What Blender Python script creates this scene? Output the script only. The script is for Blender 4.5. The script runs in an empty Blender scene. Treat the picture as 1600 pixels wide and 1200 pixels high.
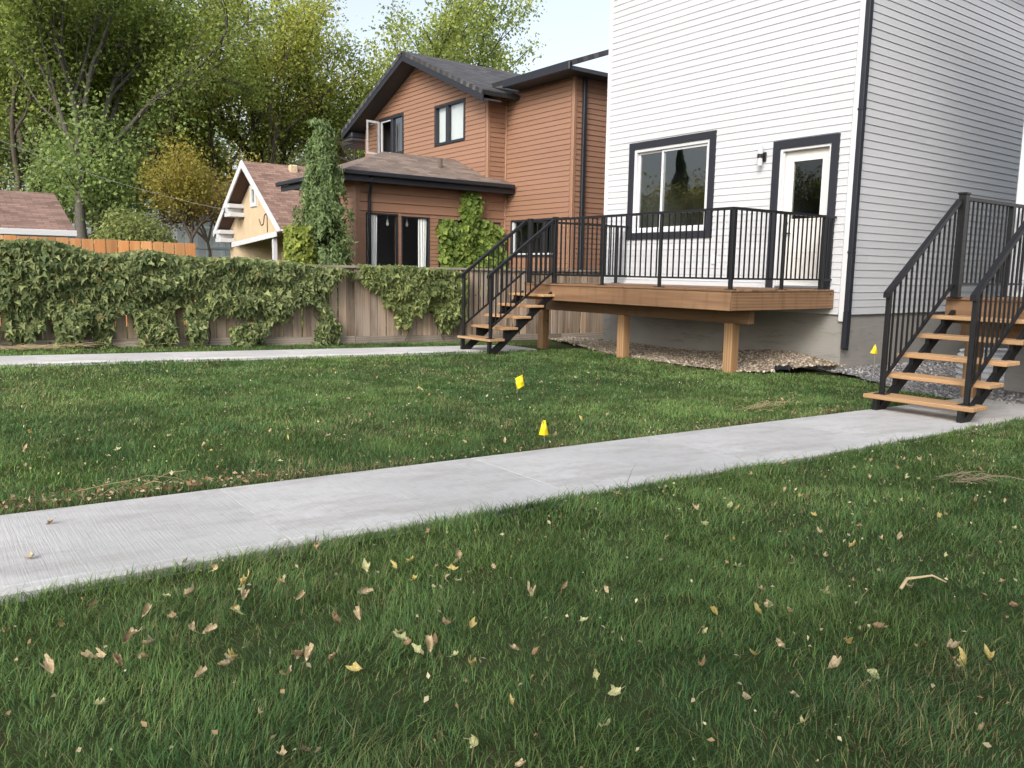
import bpy, math, random
import numpy as np
from mathutils import Vector

R = math.radians
S = bpy.context.scene
COL = S.collection

# ------------------------------------------------------------------ camera
CAM_H = 1.09
def camera():
    f, pitch, roll, az = 1267.89, 0.138672, -0.0161045, -0.92713
    fw = Vector((math.sin(az)*math.cos(pitch), math.cos(az)*math.cos(pitch), -math.sin(pitch)))
    rt = Vector((math.cos(az), -math.sin(az), 0)); dn = fw.cross(rt)
    c, s = math.cos(roll), math.sin(roll)
    r2 = c*rt + s*dn; d2 = -s*rt + c*dn
    cam = bpy.data.cameras.new('camera'); o = bpy.data.objects.new('camera', cam); COL.objects.link(o)
    m = o.matrix_world.to_3x3()
    for i in range(3):
        m[i][0] = r2[i]; m[i][1] = -d2[i]; m[i][2] = -fw[i]
    o.matrix_world = m.to_4x4(); o.location = (0, 0, CAM_H)
    cam.sensor_width = 36; cam.lens = 36*f/1600; cam.clip_start = .05; cam.clip_end = 3000
    S.camera = o
camera()

# ------------------------------------------------------------------ sky, sun, exposure
SUN_EL = 32.0
SUN_H = Vector((0.52, -0.855)).normalized()          # horizontal direction towards the sun
w = bpy.data.worlds.new('World'); S.world = w; w.use_nodes = True
nt = w.node_tree; bg = nt.nodes['Background']; sk = nt.nodes.new('ShaderNodeTexSky')
sk.sky_type = 'NISHITA'; sk.sun_disc = False; sk.sun_elevation = R(SUN_EL)
sk.sun_rotation = math.atan2(SUN_H.x, SUN_H.y); sk.air_density = 1.0; sk.dust_density = 4.0; sk.ozone_density = 1.0
hs = nt.nodes.new('ShaderNodeHueSaturation'); hs.inputs['Saturation'].default_value = .5      # thin high haze
nt.links.new(sk.outputs[0], hs.inputs['Color']); nt.links.new(hs.outputs[0], bg.inputs[0]); bg.inputs[1].default_value = 0.15
sl = bpy.data.lights.new('sun', 'SUN'); so = bpy.data.objects.new('sun', sl); COL.objects.link(so)
sl.energy = 1.2; sl.angle = R(22.0); sl.color = (1.0, .95, .88)
sd = Vector((SUN_H.x*math.cos(R(SUN_EL)), SUN_H.y*math.cos(R(SUN_EL)), math.sin(R(SUN_EL))))
so.rotation_euler = sd.to_track_quat('Z', 'Y').to_euler(); so.location = sd*40
vs = S.view_settings; vs.view_transform = 'Standard'; vs.look = 'None'; vs.gamma = 1; vs.exposure = 0.92; vs.use_curve_mapping = False
S.render.engine = 'CYCLES'
S.cycles.use_denoising = True; S.cycles.max_bounces = 8; S.cycles.transparent_max_bounces = 12
S.cycles.sample_clamp_indirect = 8

# ------------------------------------------------------------------ helpers
def G(y): return -0.0235*min(max(y, -8), 12.5)
def Gn(y): return -0.0235*np.clip(y, -8, 12.5)

def tag(o, label=None, cat=None, group=None, kind=None):
    if label: o['label'] = label
    if cat: o['category'] = cat
    if group: o['group'] = group
    if kind: o['kind'] = kind
    return o
def wl(p): return Vector(p['wl']) if p is not None and 'wl' in p else Vector((0, 0, 0))
def place(o, parent, c):
    c = [float(q) for q in c]
    COL.objects.link(o); o.location = Vector(c) - wl(parent)
    if parent is not None: o.parent = parent
    o['wl'] = tuple(float(q) for q in c)
    return o
def thing(name, loc, label, cat, group=None):
    o = bpy.data.objects.new(name, None); o.empty_display_size = .2
    place(o, None, loc); return tag(o, label, cat, group)
SMOOTH_ANGLE = None
class MB:
    def __init__(s): s.v = []; s.f = []; s.uv = None
    def add(s, vs, fs):
        n = len(s.v); s.v += [tuple(p) for p in vs]; s.f += [tuple(i+n for i in f) for f in fs]; return s
    def box(s, x0, x1, y0, y1, z0, z1, ch=0):
        cx, cy, cz = (x0+x1)/2, (y0+y1)/2, (z0+z1)/2; a, b, c = abs(x1-x0)/2, abs(y1-y0)/2, abs(z1-z0)/2
        if ch <= 0:
            return s.add([(cx+i*a, cy+j*b, cz+k*c) for i in (-1, 1) for j in (-1, 1) for k in (-1, 1)],
                         [(0, 1, 3, 2), (4, 6, 7, 5), (0, 4, 5, 1), (2, 3, 7, 6), (0, 2, 6, 4), (1, 5, 7, 3)])
        v, f = CB(a, b, c, min(ch, a*.45, b*.45, c*.45))
        return s.add([(p[0]+cx, p[1]+cy, p[2]+cz) for p in v], f)
    def prism(s, pts, d):                       # closed 3-D outline pts pushed along vector d
        n = len(pts); d = Vector(d)
        v = [Vector(p) for p in pts] + [Vector(p)+d for p in pts]
        return s.add(v, [tuple(range(n))[::-1], tuple(range(n, 2*n))] + [(i, (i+1) % n, (i+1) % n+n, i+n) for i in range(n)])
    def bar(s, a, b, wdt, hgt, up=(0, 0, 1)):   # rectangular bar from a to b
        a = Vector(a); b = Vector(b); d = (b-a).normalized(); r = d.cross(Vector(up)).normalized(); u = r.cross(d)
        o = [a+r*x*wdt/2+u*y*hgt/2 for x, y in ((-1, -1), (1, -1), (1, 1), (-1, 1))]
        return s.prism(o, b-a)
    def tube(s, pts, rad, n=6, cap=True):
        pts = [Vector(p) for p in pts]; m = len(pts); base = len(s.v)
        rad = rad if hasattr(rad, '__len__') else [rad]*m
        ref = None
        for i, p in enumerate(pts):
            d = (pts[min(i+1, m-1)]-pts[max(i-1, 0)]).normalized()
            if ref is None: ref = d.orthogonal().normalized()
            ref = (ref - d*ref.dot(d)).normalized(); q = d.cross(ref)
            for k in range(n):
                t = 2*math.pi*k/n; s.v.append(tuple(p+(ref*math.cos(t)+q*math.sin(t))*rad[i]))
        for i in range(m-1):
            for k in range(n):
                s.f.append((base+i*n+k, base+i*n+(k+1) % n, base+(i+1)*n+(k+1) % n, base+(i+1)*n+k))
        if cap:
            s.f.append(tuple(range(base, base+n))[::-1]); s.f.append(tuple(range(base+(m-1)*n, base+m*n)))
        return s
    def build(s, name, mat, parent=None, smooth=False, origin=None):
        V = np.array(s.v, dtype=float)
        c = (V.min(0)+V.max(0))/2 if origin is None else np.array(origin)
        me = bpy.data.meshes.new(name); me.from_pydata((V-c).tolist(), [], s.f)
        if s.uv is not None:
            u = me.uv_layers.new(name='UVMap')
            u.data.foreach_set('uv', np.array([s.uv[l.vertex_index] for l in me.loops], dtype=np.float32).ravel())
        if smooth: me.polygons.foreach_set('use_smooth', [True]*len(me.polygons))
        me.materials.append(mat); me.validate()
        o = bpy.data.objects.new(name, me)
        return place(o, parent, c)
def CB(a, b, c, r):
    v = []; idx = {}
    for i in (-1, 1):
        for j in (-1, 1):
            for k in (-1, 1):
                idx[(i, j, k)] = len(v)
                v += [(i*a, j*(b-r), k*(c-r)), (i*(a-r), j*b, k*(c-r)), (i*(a-r), j*(b-r), k*c)]
    f = []
    for ax in range(3):
        o1, o2 = [q for q in range(3) if q != ax]
        for sg in (-1, 1):
            q = []
            for s1, s2 in ((-1, -1), (1, -1), (1, 1), (-1, 1)):
                t = [0, 0, 0]; t[ax] = sg; t[o1] = s1; t[o2] = s2; q.append(idx[tuple(t)]+ax)
            f.append(q)
        for s1 in (-1, 1):
            for s2 in (-1, 1):
                t = [0, 0, 0]; t[o1] = s1; t[o2] = s2; t[ax] = -1; A = idx[tuple(t)]; t[ax] = 1; B = idx[tuple(t)]
                f.append([A+o1, B+o1, B+o2, A+o2])
    for k_ in idx.values(): f.append([k_, k_+1, k_+2])
    out = []
    for q in f:
        p = [Vector(v[i]) for i in q]; n = (p[1]-p[0]).cross(p[2]-p[0]); m = sum(p, Vector())/len(p)
        out.append(tuple(q) if n.dot(m) > 0 else tuple(q[::-1]))
    return v, out
_cache = {}
def piece(name, mat, parent, x0, x1, y0, y1, z0, z1, ch=0.003):
    """a box-shaped piece; alike pieces share mesh data"""
    d = (round(x1-x0, 4), round(y1-y0, 4), round(z1-z0, 4)); k = (name, mat.name, d, ch)
    c = ((x0+x1)/2, (y0+y1)/2, (z0+z1)/2)
    if k not in _cache:
        o = MB().box(x0, x1, y0, y1, z0, z1, ch).build(name, mat, parent); _cache[k] = o.data; return o
    return place(bpy.data.objects.new(name, _cache[k]), parent, c)

# ------------------------------------------------------------------ materials
class NT:
    def __init__(s, name):
        s.m = bpy.data.materials.new(name); s.m.use_nodes = True; s.t = s.m.node_tree
        s.b = s.t.nodes['Principled BSDF']; s.out = s.t.nodes['Material Output']
    def n(s, typ, **kw):
        o = s.t.nodes.new('ShaderNode'+typ)
        for k, v in kw.items():
            if k.startswith('i_'):
                key = k[2:]; key = int(key) if key.isdigit() else key
                o.inputs[key].default_value = v
            else: setattr(o, k, v)
        return o
    def l(s, a, b): s.t.links.new(a, b)
    def coord(s, kind='Object', scale=(1, 1, 1), rand=False):
        tc = s.n('TexCoord'); mp = s.n('Mapping'); mp.inputs['Scale'].default_value = scale
        src = tc.outputs[kind]
        if rand:
            oi = s.n('ObjectInfo'); mu = s.n('Math', operation='MULTIPLY'); mu.inputs[1].default_value = 37.0
            s.l(oi.outputs['Random'], mu.inputs[0]); ad = s.n('VectorMath', operation='ADD')
            s.l(src, ad.inputs[0]); s.l(mu.outputs[0], ad.inputs[1]); src = ad.outputs[0]
        s.l(src, mp.inputs['Vector']); return mp.outputs[0]
    def noise(s, vec, scale, detail=4, rough=.55):
        q = s.n('TexNoise'); q.inputs['Scale'].default_value = scale; q.inputs['Detail'].default_value = detail
        q.inputs['Roughness'].default_value = rough
        if vec is not None: s.l(vec, q.inputs['Vector'])
        return q.outputs['Fac']
    def ramp(s, fac, stops):
        r = s.n('ValToRGB'); e = r.color_ramp.elements
        while len(e) < len(stops): e.new(.5)
        for q, (p, c) in zip(e, stops): q.position = p; q.color = (*c, 1)
        s.l(fac, r.inputs[0]); return r.outputs[0]
    def mix(s, a, b, fac, mode='MIX'):
        q = s.n('Mix', data_type='RGBA', blend_type=mode)
        for sock, val in ((q.inputs[0], fac), (q.inputs[6], a), (q.inputs[7], b)):
            if hasattr(val, 'is_output'): s.l(val, sock)
            elif isinstance(val, (int, float)): sock.default_value = val
            else: sock.default_value = (*val, 1)
        return q.outputs[2]
    def bump(s, h, dist=.01, strength=1.0):
        q = s.n('Bump'); q.inputs['Distance'].default_value = dist; q.inputs['Strength'].default_value = strength
        s.l(h, q.inputs['Height']); s.l(q.outputs[0], s.b.inputs['Normal'])
    def fin(s, col=None, rough=.6, spec=.4, metal=0):
        if col is not None:
            if hasattr(col, 'is_output'): s.l(col, s.b.inputs['Base Color'])
            else: s.b.inputs['Base Color'].default_value = (*col, 1)
        s.b.inputs['Roughness'].default_value = rough; s.b.inputs['Specular IOR Level'].default_value = spec
        s.b.inputs['Metallic'].default_value = metal
        return s.m
def objrand(q, lo, hi):
    oi = q.n('ObjectInfo'); mr = q.n('MapRange'); mr.inputs['To Min'].default_value = lo; mr.inputs['To Max'].default_value = hi
    q.l(oi.outputs['Random'], mr.inputs[0]); return mr.outputs[0]
def m_vinyl(name, c, var=.06, rough=.42, dirt=(.5, .47, .42), dirtamt=.12):
    q = NT(name); v = q.coord('Object', (1, 1, 1), True)
    n1 = q.noise(v, 1.3, 5); col = q.mix(c, [x*(1-var) for x in c], n1)
    hv = q.n('HueSaturation'); q.l(col, hv.inputs['Color']); q.l(objrand(q, .96, 1.04), hv.inputs['Value']); col = hv.outputs[0]
    n2 = q.noise(v, 9, 6, .7); sp = q.ramp(n2, [(.62, (0, 0, 0)), (.8, (1, 1, 1))])
    mu = q.n('Math', operation='MULTIPLY'); mu.inputs[1].default_value = dirtamt; q.l(sp, mu.inputs[0])
    col = q.mix(col, [a*b for a, b in zip(c, dirt)], mu.outputs[0])
    q.bump(q.noise(v, 60, 3), .0015, .4); return q.fin(col, rough, .4)
def m_wood(name, c1, c2, axis, rough=.7, grey=0, ring=22, stain=None, vr=(.70, 1.25)):
    q = NT(name); sc = [ring, ring, ring]; sc[axis] = ring*.045
    v = q.coord('Object', sc, True)
    n1 = q.noise(v, 1.0, 6, .6); wv = q.n('TexWave', wave_type='BANDS'); wv.bands_direction = 'XYZ'[(axis+1) % 3]
    wv.inputs['Scale'].default_value = .35; wv.inputs['Distortion'].default_value = 5; wv.inputs['Detail'].default_value = 3
    q.l(v, wv.inputs['Vector'])
    a = q.mix(n1, wv.outputs['Fac'], .35); col = q.ramp(a, [(.28, c1), (.72, c2)])
    hv = q.n('HueSaturation'); q.l(col, hv.inputs['Color']); q.l(objrand(q, *vr), hv.inputs['Value']); col = hv.outputs[0]
    v2 = q.coord('Object', (1, 1, 1), True)
    kn = q.n('TexVoronoi'); kn.inputs['Scale'].default_value = 2.6; q.l(v2, kn.inputs['Vector'])
    kk = q.ramp(kn.outputs['Distance'], [(.035, (1, 1, 1)), (.075, (0, 0, 0))])
    col = q.mix(col, [x*.35 for x in c1], kk)
    if grey:
        v3 = q.coord('Object', (1.2, 1.2, .5), True)
        g = q.ramp(q.noise(v3, 2.0, 5), [(.38, (0, 0, 0)), (.66, (1, 1, 1))])
        mu = q.n('Math', operation='MULTIPLY'); mu.inputs[1].default_value = grey; q.l(g, mu.inputs[0])
        col = q.mix(col, (.30, .265, .235), mu.outputs[0])
    if stain:
        g = q.ramp(q.noise(q.coord('Object', (3, 3, .6)), 2.2, 5), [(.52, (0, 0, 0)), (.72, (1, 1, 1))])
        mu = q.n('Math', operation='MULTIPLY'); mu.inputs[1].default_value = stain; q.l(g, mu.inputs[0])
        col = q.mix(col, [x*.55 for x in c1], mu.outputs[0])
    q.bump(n1, .002, .6); return q.fin(col, rough, .3)
def m_plain(name, c, rough=.5, spec=.4, metal=0, var=.15, sc=6, bump=0, bsc=40):
    q = NT(name); v = q.coord('Object', (1, 1, 1), True); n = q.noise(v, sc, 5)
    col = q.mix([x*(1-var) for x in c], [min(1, x*(1+var)) for x in c], n)
    if bump: q.bump(q.noise(v, bsc, 4), bump, 1)
    return q.fin(col, rough, spec, metal)
def m_shingle(name, c):
    q = NT(name); tc = q.n('TexCoord'); br = q.n('TexBrick'); q.l(tc.outputs['UV'], br.inputs['Vector'])
    br.inputs['Scale'].default_value = 1; br.inputs['Brick Width'].default_value = .30; br.inputs['Row Height'].default_value = .14
    br.inputs['Mortar Size'].default_value = .008; br.inputs['Bias'].default_value = -.1
    br.inputs['Color1'].default_value = (*[x*.62 for x in c], 1); br.inputs['Color2'].default_value = (*[x*1.3 for x in c], 1)
    br.inputs['Mortar'].default_value = (*[x*.4 for x in c], 1)
    n = q.noise(tc.outputs['UV'], 1.1, 5); col = q.mix(br.outputs[0], [x*1.25 for x in c], q.ramp(n, [(.4, (0, 0, 0)), (.8, (.6, .6, .6))]))
    n2 = q.noise(tc.outputs['UV'], 70, 3); col = q.mix(col, n2, .18, 'OVERLAY')
    sx = q.n('SeparateXYZ'); q.l(tc.outputs['UV'], sx.inputs[0]); dv = q.n('Math', operation='DIVIDE'); dv.inputs[1].default_value = .14
    q.l(sx.outputs[1], dv.inputs[0]); fr = q.n('Math', operation='FRACT'); q.l(dv.outputs[0], fr.inputs[0])
    iv = q.n('Math', operation='SUBTRACT'); iv.inputs[0].default_value = 1; q.l(fr.outputs[0], iv.inputs[1])
    q.bump(iv.outputs[0], .02, .9); return q.fin(col, .9, .2)
def m_leaf(name, trans=.5, rough=.55, spec=.25, hue=None):
    q = NT(name); at = q.n('Attribute', attribute_name='col'); tr = q.n('BsdfTranslucent'); mx = q.n('MixShader')
    mx.inputs[0].default_value = trans
    q.l(at.outputs['Color'], q.b.inputs['Base Color'])
    hs = q.n('HueSaturation'); hs.inputs['Value'].default_value = 1.35; hs.inputs['Saturation'].default_value = 1.1
    q.l(at.outputs['Color'], hs.inputs['Color']); q.l(hs.outputs[0], tr.inputs[0])
    q.b.inputs['Roughness'].default_value = rough; q.b.inputs['Specular IOR Level'].default_value = spec
    q.l(q.b.outputs[0], mx.inputs[1]); q.l(tr.outputs[0], mx.inputs[2]); q.l(mx.outputs[0], q.out.inputs[0])
    return q.m
def m_glass(name, tint=(.8, .84, .84), boost=3.2, lo=.0):
    q = NT(name); q.t.nodes.remove(q.b)
    lw = q.n('LayerWeight'); lw.inputs[0].default_value = .5; pw = q.n('Math', operation='POWER'); pw.inputs[1].default_value = 5; q.l(lw.outputs['Facing'], pw.inputs[0])
    fr = q.n('Math', operation='MULTIPLY_ADD'); fr.inputs[1].default_value = .96; fr.inputs[2].default_value = .045; q.l(pw.outputs[0], fr.inputs[0])
    mu = q.n('Math', operation='MULTIPLY_ADD', use_clamp=True); mu.inputs[1].default_value = boost; mu.inputs[2].default_value = lo
    q.l(fr.outputs[0], mu.inputs[0])
    tr = q.n('BsdfTransparent'); tr.inputs[0].default_value = (*tint, 1); gl = q.n('BsdfGlossy'); gl.inputs['Roughness'].default_value = .015
    gl.inputs[0].default_value = (.92, .95, .97, 1)
    wn = q.noise(q.coord('Object', (1, 1, 1)), 1.4, 1); bp = q.n('Bump'); bp.inputs['Distance'].default_value = .004; bp.inputs['Strength'].default_value = .5
    q.l(wn, bp.inputs['Height']); q.l(bp.outputs[0], gl.inputs['Normal'])
    mx = q.n('MixShader'); q.l(mu.outputs[0], mx.inputs[0]); q.l(tr.outputs[0], mx.inputs[1]); q.l(gl.outputs[0], mx.inputs[2])
    q.l(mx.outputs[0], q.out.inputs[0]); return q.m
def m_concrete(name, c):
    q = NT(name); v = q.coord('Object'); a = q.noise(v, .8, 6, .6); b = q.noise(v, 16, 5, .7)
    col = q.mix([x*.80 for x in c], [x*1.10 for x in c], q.ramp(a, [(.3, (0, 0, 0)), (.7, (1, 1, 1))]))
    col = q.mix(col, [x*.62 for x in c], q.ramp(b, [(.52, (0, 0, 0)), (.85, (.7, .7, .7))]))
    st = q.noise(q.coord('Object', (4.0, 120, 1), True), 1, 5, .65)       # broom strokes run across the walk
    col = q.mix(col, [x*1.25 for x in c], q.ramp(st, [(.50, (0, 0, 0)), (.75, (.35, .35, .35))])); col = q.mix(col, [x*.75 for x in c], q.ramp(st, [(.28, (.4, .4, .4)), (.42, (0, 0, 0))]))
    s3 = q.noise(q.coord('Object', (.5, 14, 1)), 1, 3, .5); col = q.mix(col, [x*1.35 for x in c], q.ramp(s3, [(.66, (0, 0, 0)), (.72, (.45, .45, .45)), (.75, (0, 0, 0))]))
    st2 = q.noise(q.coord('Object', (2.2, .8, 1)), 2.2, 7, .72); col = q.mix(col, [c[0]*.66, c[1]*.64, c[2]*.61], q.ramp(st2, [(.48, (0, 0, 0)), (.72, (.85, .85, .85))]))
    q.bump(st, .004, .7); return q.fin(col, .9, .2)
def m_parge(name, c):
    q = NT(name); v = q.coord('Object'); a = q.noise(v, 1.6, 6, .6)
    col = q.mix([x*.75 for x in c], [x*1.12 for x in c], a)
    st = q.noise(q.coord('Object', (1.6, 1.6, 12)), 1.0, 6, .75); col = q.mix(col, [x*.62 for x in c], q.ramp(st, [(.56, (0, 0, 0)), (.66, (.7, .7, .7)), (.7, (.1, .1, .1))]))
    q.bump(st, .012, .8); return q.fin(col, .95, .15)
def m_ground():
    q = NT('lawn_soil'); v = q.coord('Object'); a = q.noise(v, .35, 5); b = q.noise(v, 6, 6, .7)
    col = q.mix((.035, .055, .018), (.06, .075, .028), a); col = q.mix(col, (.075, .062, .035), q.ramp(b, [(.5, (0, 0, 0)), (.75, (.8, .8, .8))]))
    q.bump(b, .03, .6); return q.fin(col, 1, .1)
def m_gravel(name, c1, c2):
    q = NT(name); v = q.coord('Object'); vo = q.n('TexVoronoi'); vo.inputs['Scale'].default_value = 42; q.l(v, vo.inputs['Vector'])
    sp = q.n('SeparateColor'); q.l(vo.outputs['Color'], sp.inputs[0]); col = q.ramp(sp.outputs[0], [(.1, c1), (.9, c2)])
    iv = q.n('Math', operation='SUBTRACT'); iv.inputs[0].default_value = 1; q.l(vo.outputs['Distance'], iv.inputs[1])
    q.bump(iv.outputs[0], .03, 1); return q.fin(col, .9, .2)

WHITE = m_vinyl('white_vinyl_siding', (.485, .50, .525), .06)
WTRIM = m_vinyl('white_vinyl_trim', (.55, .565, .59), .03, .4)
BROWN = m_vinyl('brown_vinyl_siding', (.28, .156, .102), .14, .5, (.7, .7, .7), .1)
BTRIM = m_vinyl('brown_vinyl_trim', (.285, .16, .103), .08, .5)
BLACKTRIM = m_plain('charcoal_trim', (.018, .020, .027), .45, .35, 0, .1)
BLACK = m_plain('black_powder_coat', (.010, .0105, .012), .42, .35, 0, .15, 20, .0006, 200)
STEEL = m_plain('galvanised_steel', (.55, .56, .58), .3, .5, 1.0)
WX = m_wood('treated_lumber_x', (.155, .086, .046), (.265, .158, .088), 0, stain=.5)
WY = m_wood('treated_lumber_y', (.155, .086, .046), (.265, .158, .088), 1, stain=.6)
WZ = m_wood('treated_lumber_z', (.22, .125, .06), (.34, .215, .115), 2)
CX = m_wood('cedar_tread_x', (.35, .205, .10), (.50, .325, .18), 0, .65)
FZ = m_wood('weathered_board_z', (.11, .075, .052), (.37, .275, .195), 2, .9, .62, 26, None, (.58, 1.35))
FY = m_wood('weathered_rail_y', (.17, .14, .11), (.30, .26, .22), 1, .9, .5)
OZ = m_wood('new_cedar_board_z', (.44, .19, .07), (.58, .30, .13), 2, .7)
PZ = m_wood('pale_board_z', (.52, .58, .62), (.70, .75, .78), 2, .8)
CONC = m_concrete('broomed_concrete', (.52, .515, .51))
PARGE = m_parge('parged_foundation', (.27, .262, .245))
SHB = m_shingle('brown_shingle', (.21, .165, .14)); SHR = m_shingle('russet_shingle', (.24, .155, .125)); SHD = m_shingle('dark_shingle', (.08, .08, .085))
LEAF = m_leaf('tree_leaf'); GRASSM = m_leaf('grass_blade', .3, .6, .2); DRY = m_leaf('dry_leaf', .2, .7, .2)
BARK = m_plain('elm_bark', (.085, .072, .058), .95, .15, 0, .4, 9, .03, 22)
PBARK = m_plain('pale_bark', (.10, .092, .08), .95, .15, 0, .3, 9, .02, 22)
GLASS = m_glass('window_glass'); GLASSD = m_glass('dim_glass', (.55, .58, .58), 1.6); GLASSC = m_glass('clear_glass', (.93, .95, .95), 1.6)
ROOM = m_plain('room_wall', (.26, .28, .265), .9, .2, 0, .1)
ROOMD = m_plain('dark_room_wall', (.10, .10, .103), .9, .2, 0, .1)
CURT = m_plain('white_curtain', (.78, .78, .77), .9, .1, 0, .05)
CREAM = m_plain('cream_door_paint', (.62, .61, .58), .5, .4, 0, .04)
STUCCO = m_plain('cream_stucco', (.50, .40, .27), .95, .1, 0, .15, 2.5, .02, 30)
BULB = m_plain('bulb_glass', (.8, .8, .78), .15, .5, 0, .03)
YEL = m_plain('yellow_plastic', (.86, .62, .015), .5, .4, 0, .08, 12)
SOFFIT = m_plain('charcoal_soffit', (.045, .047, .055), .6, .3, 0, .1)
DARKB = m_plain('dark_brown_soffit', (.11, .07, .055), .8, .2, 0, .1)
TAN = m_gravel('tan_gravel', (.20, .155, .105), (.50, .43, .34)); GREYG = m_gravel('grey_gravel', (.13, .13, .135), (.40, .40, .41))

# ------------------------------------------------------------------ ground
def value_noise(x, y, seed=0, scale=1.0):
    rs = np.random.RandomState(seed); T = rs.rand(64, 64)
    x = x*scale; y = y*scale; xi = np.floor(x).astype(int); yi = np.floor(y).astype(int); fx = x-xi; fy = y-yi
    fx = fx*fx*(3-2*fx); fy = fy*fy*(3-2*fy); a = lambda i, j: T[(xi+i) % 64, (yi+j) % 64]
    return (a(0, 0)*(1-fx)+a(1, 0)*fx)*(1-fy)+(a(0, 1)*(1-fx)+a(1, 1)*fx)*fy
def ground():
    xs = np.unique(np.concatenate([np.linspace(-900, -60, 12), np.linspace(-60, -16, 30), np.linspace(-16, 4, 90), np.linspace(4, 40, 16), np.linspace(40, 900, 12)]))
    ys = np.unique(np.concatenate([np.linspace(-900, -40, 12), np.linspace(-40, -2, 30), np.linspace(-2, 16, 80), np.linspace(16, 60, 20), np.linspace(60, 900, 12)]))
    X, Y = np.meshgrid(xs, ys, indexing='ij'); Z = Gn(Y) - .012 + .03*(value_noise(X+50, Y+50, 3, .8)-.5)
    onp = ((X > -4.25) & (X < -2.85)) | ((X > -11.5) & (X < -10.1)); Z = np.where(onp, Gn(Y)-.03, Z)
    n, m = X.shape; V = np.stack([X, Y, Z], -1).reshape(-1, 3)
    I = np.arange(n*m).reshape(n, m); F = np.stack([I[:-1, :-1], I[1:, :-1], I[1:, 1:], I[:-1, 1:]], -1).reshape(-1, 4)
    b = MB(); b.v = V.tolist(); b.f = F.tolist()
    o = b.build('lawn', m_ground(), None, True, (0, 0, 0)); tag(o, 'green back garden lawn around the concrete paths', 'lawn', kind='structure')
ground()
def path(name, x0, x1, y0, y1, label, pitch=1.52, jitter=0):
    b = MB(); n = 40; ys = np.linspace(y0, y1, n)
    for y in ys: b.v += [(x0+.01, y, G(y)-.006), (x1-.01, y, G(y)-.006)]
    b.f = [(2*i, 2*i+1, 2*i+3, 2*i+2) for i in range(n-1)]
    base = b.build(name, m_plain(name+'_joint_dirt', (.12, .105, .09), .95, .1), None); tag(base, label, 'path', kind='structure')
    prof = [(x0, -.12), (x0, .003), (x0+.010, .013), (x0+.045, .014), (x0+.055, .017), (x1-.055, .017), (x1-.045, .014), (x1-.010, .013), (x1, .003), (x1, -.12)]; k = len(prof)
    y = y0; rg = random.Random(name)
    while y < y1-.1:
        ye = min(y+pitch, y1); rows = [y+.0010, y+.003, y+.05, (y+ye)/2, ye-.05, ye-.003, ye-.0010]; dz = [-.002, -.0003, 0, 0, 0, -.0003, -.002]
        b = MB()
        for yy, d in zip(rows, dz):
            for x, z in prof: b.v.append((x, yy, G(yy)+z+(d if z > 0 else 0)))
        m = len(rows)
        for q in range(m-1):
            for t in range(k-1): b.f.append((q*k+t, q*k+t+1, (q+1)*k+t+1, (q+1)*k+t))
        b.f.append(tuple(range(k))[::-1]); b.f.append(tuple(range((m-1)*k, m*k)))
        b.build('slab', CONC, base); y = ye
path('garden_path', -4.05, -3.05, -14, 9.3, 'straight light grey broomed concrete walk crossing the lawn to the near stairs')
path('side_path', -11.3, -10.4, -14, 8.3, 'pale concrete walk along the vine covered fence')

# ------------------------------------------------------------------ siding and walls
def planks(wall, axis, plane, out, a_spans, z0, z1, e, mat, t=.013, seam=None, rnd=None, phase=0):
    """clapboard courses on a wall; axis 'x' runs along X with its face at Y = plane, 'y' along Y with its face at X = plane"""
    n = int(math.ceil((z1-z0)/e-1e-6)); rg = random.Random(rnd or 1)
    for i in range(n):
        za = z0+i*e; zb = min(za+e-.0006, z1)
        if zb-za < .02: continue
        for (a0, a1) in a_spans(za, zb):
            cuts = [a0, a1]
            if seam:
                s0 = (i//2*1.37 + phase) % seam; q = a0+s0
                while q < a1-.4:
                    if q > a0+.4: cuts.append(q)
                    q += seam
                cuts.sort()
            for p, q in zip(cuts[:-1], cuts[1:]):
                L = round(q-p-.0012, 4); h = round(zb-za, 4); k = ('plank', axis, out, L, h, mat.name, t)
                c = (p+q)/2
                C = (c, plane, za) if axis == 'x' else (plane, c, za)
                if k not in _cache:
                    b = MB(); pr = [(0, 0), (t, 0), (t, .006), (t*.86, h*.12), (t*.30, h*.93), (.001, h), (0, h)]
                    pts = [(-L/2, out*d, z) if axis == 'x' else (out*d, -L/2, z) for d, z in pr]
                    b.prism(pts, (L, 0, 0) if axis == 'x' else (0, L, 0))
                    me = bpy.data.meshes.new('siding_plank'); me.from_pydata(b.v, [], b.f); me.materials.append(mat)
                    import bmesh
                    bm = bmesh.new(); bm.from_mesh(me); bmesh.ops.recalc_face_normals(bm, faces=bm.faces); bm.to_mesh(me); bm.free()
                    _cache[k] = me
                place(bpy.data.objects.new('siding_plank', _cache[k]), wall, C)
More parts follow.
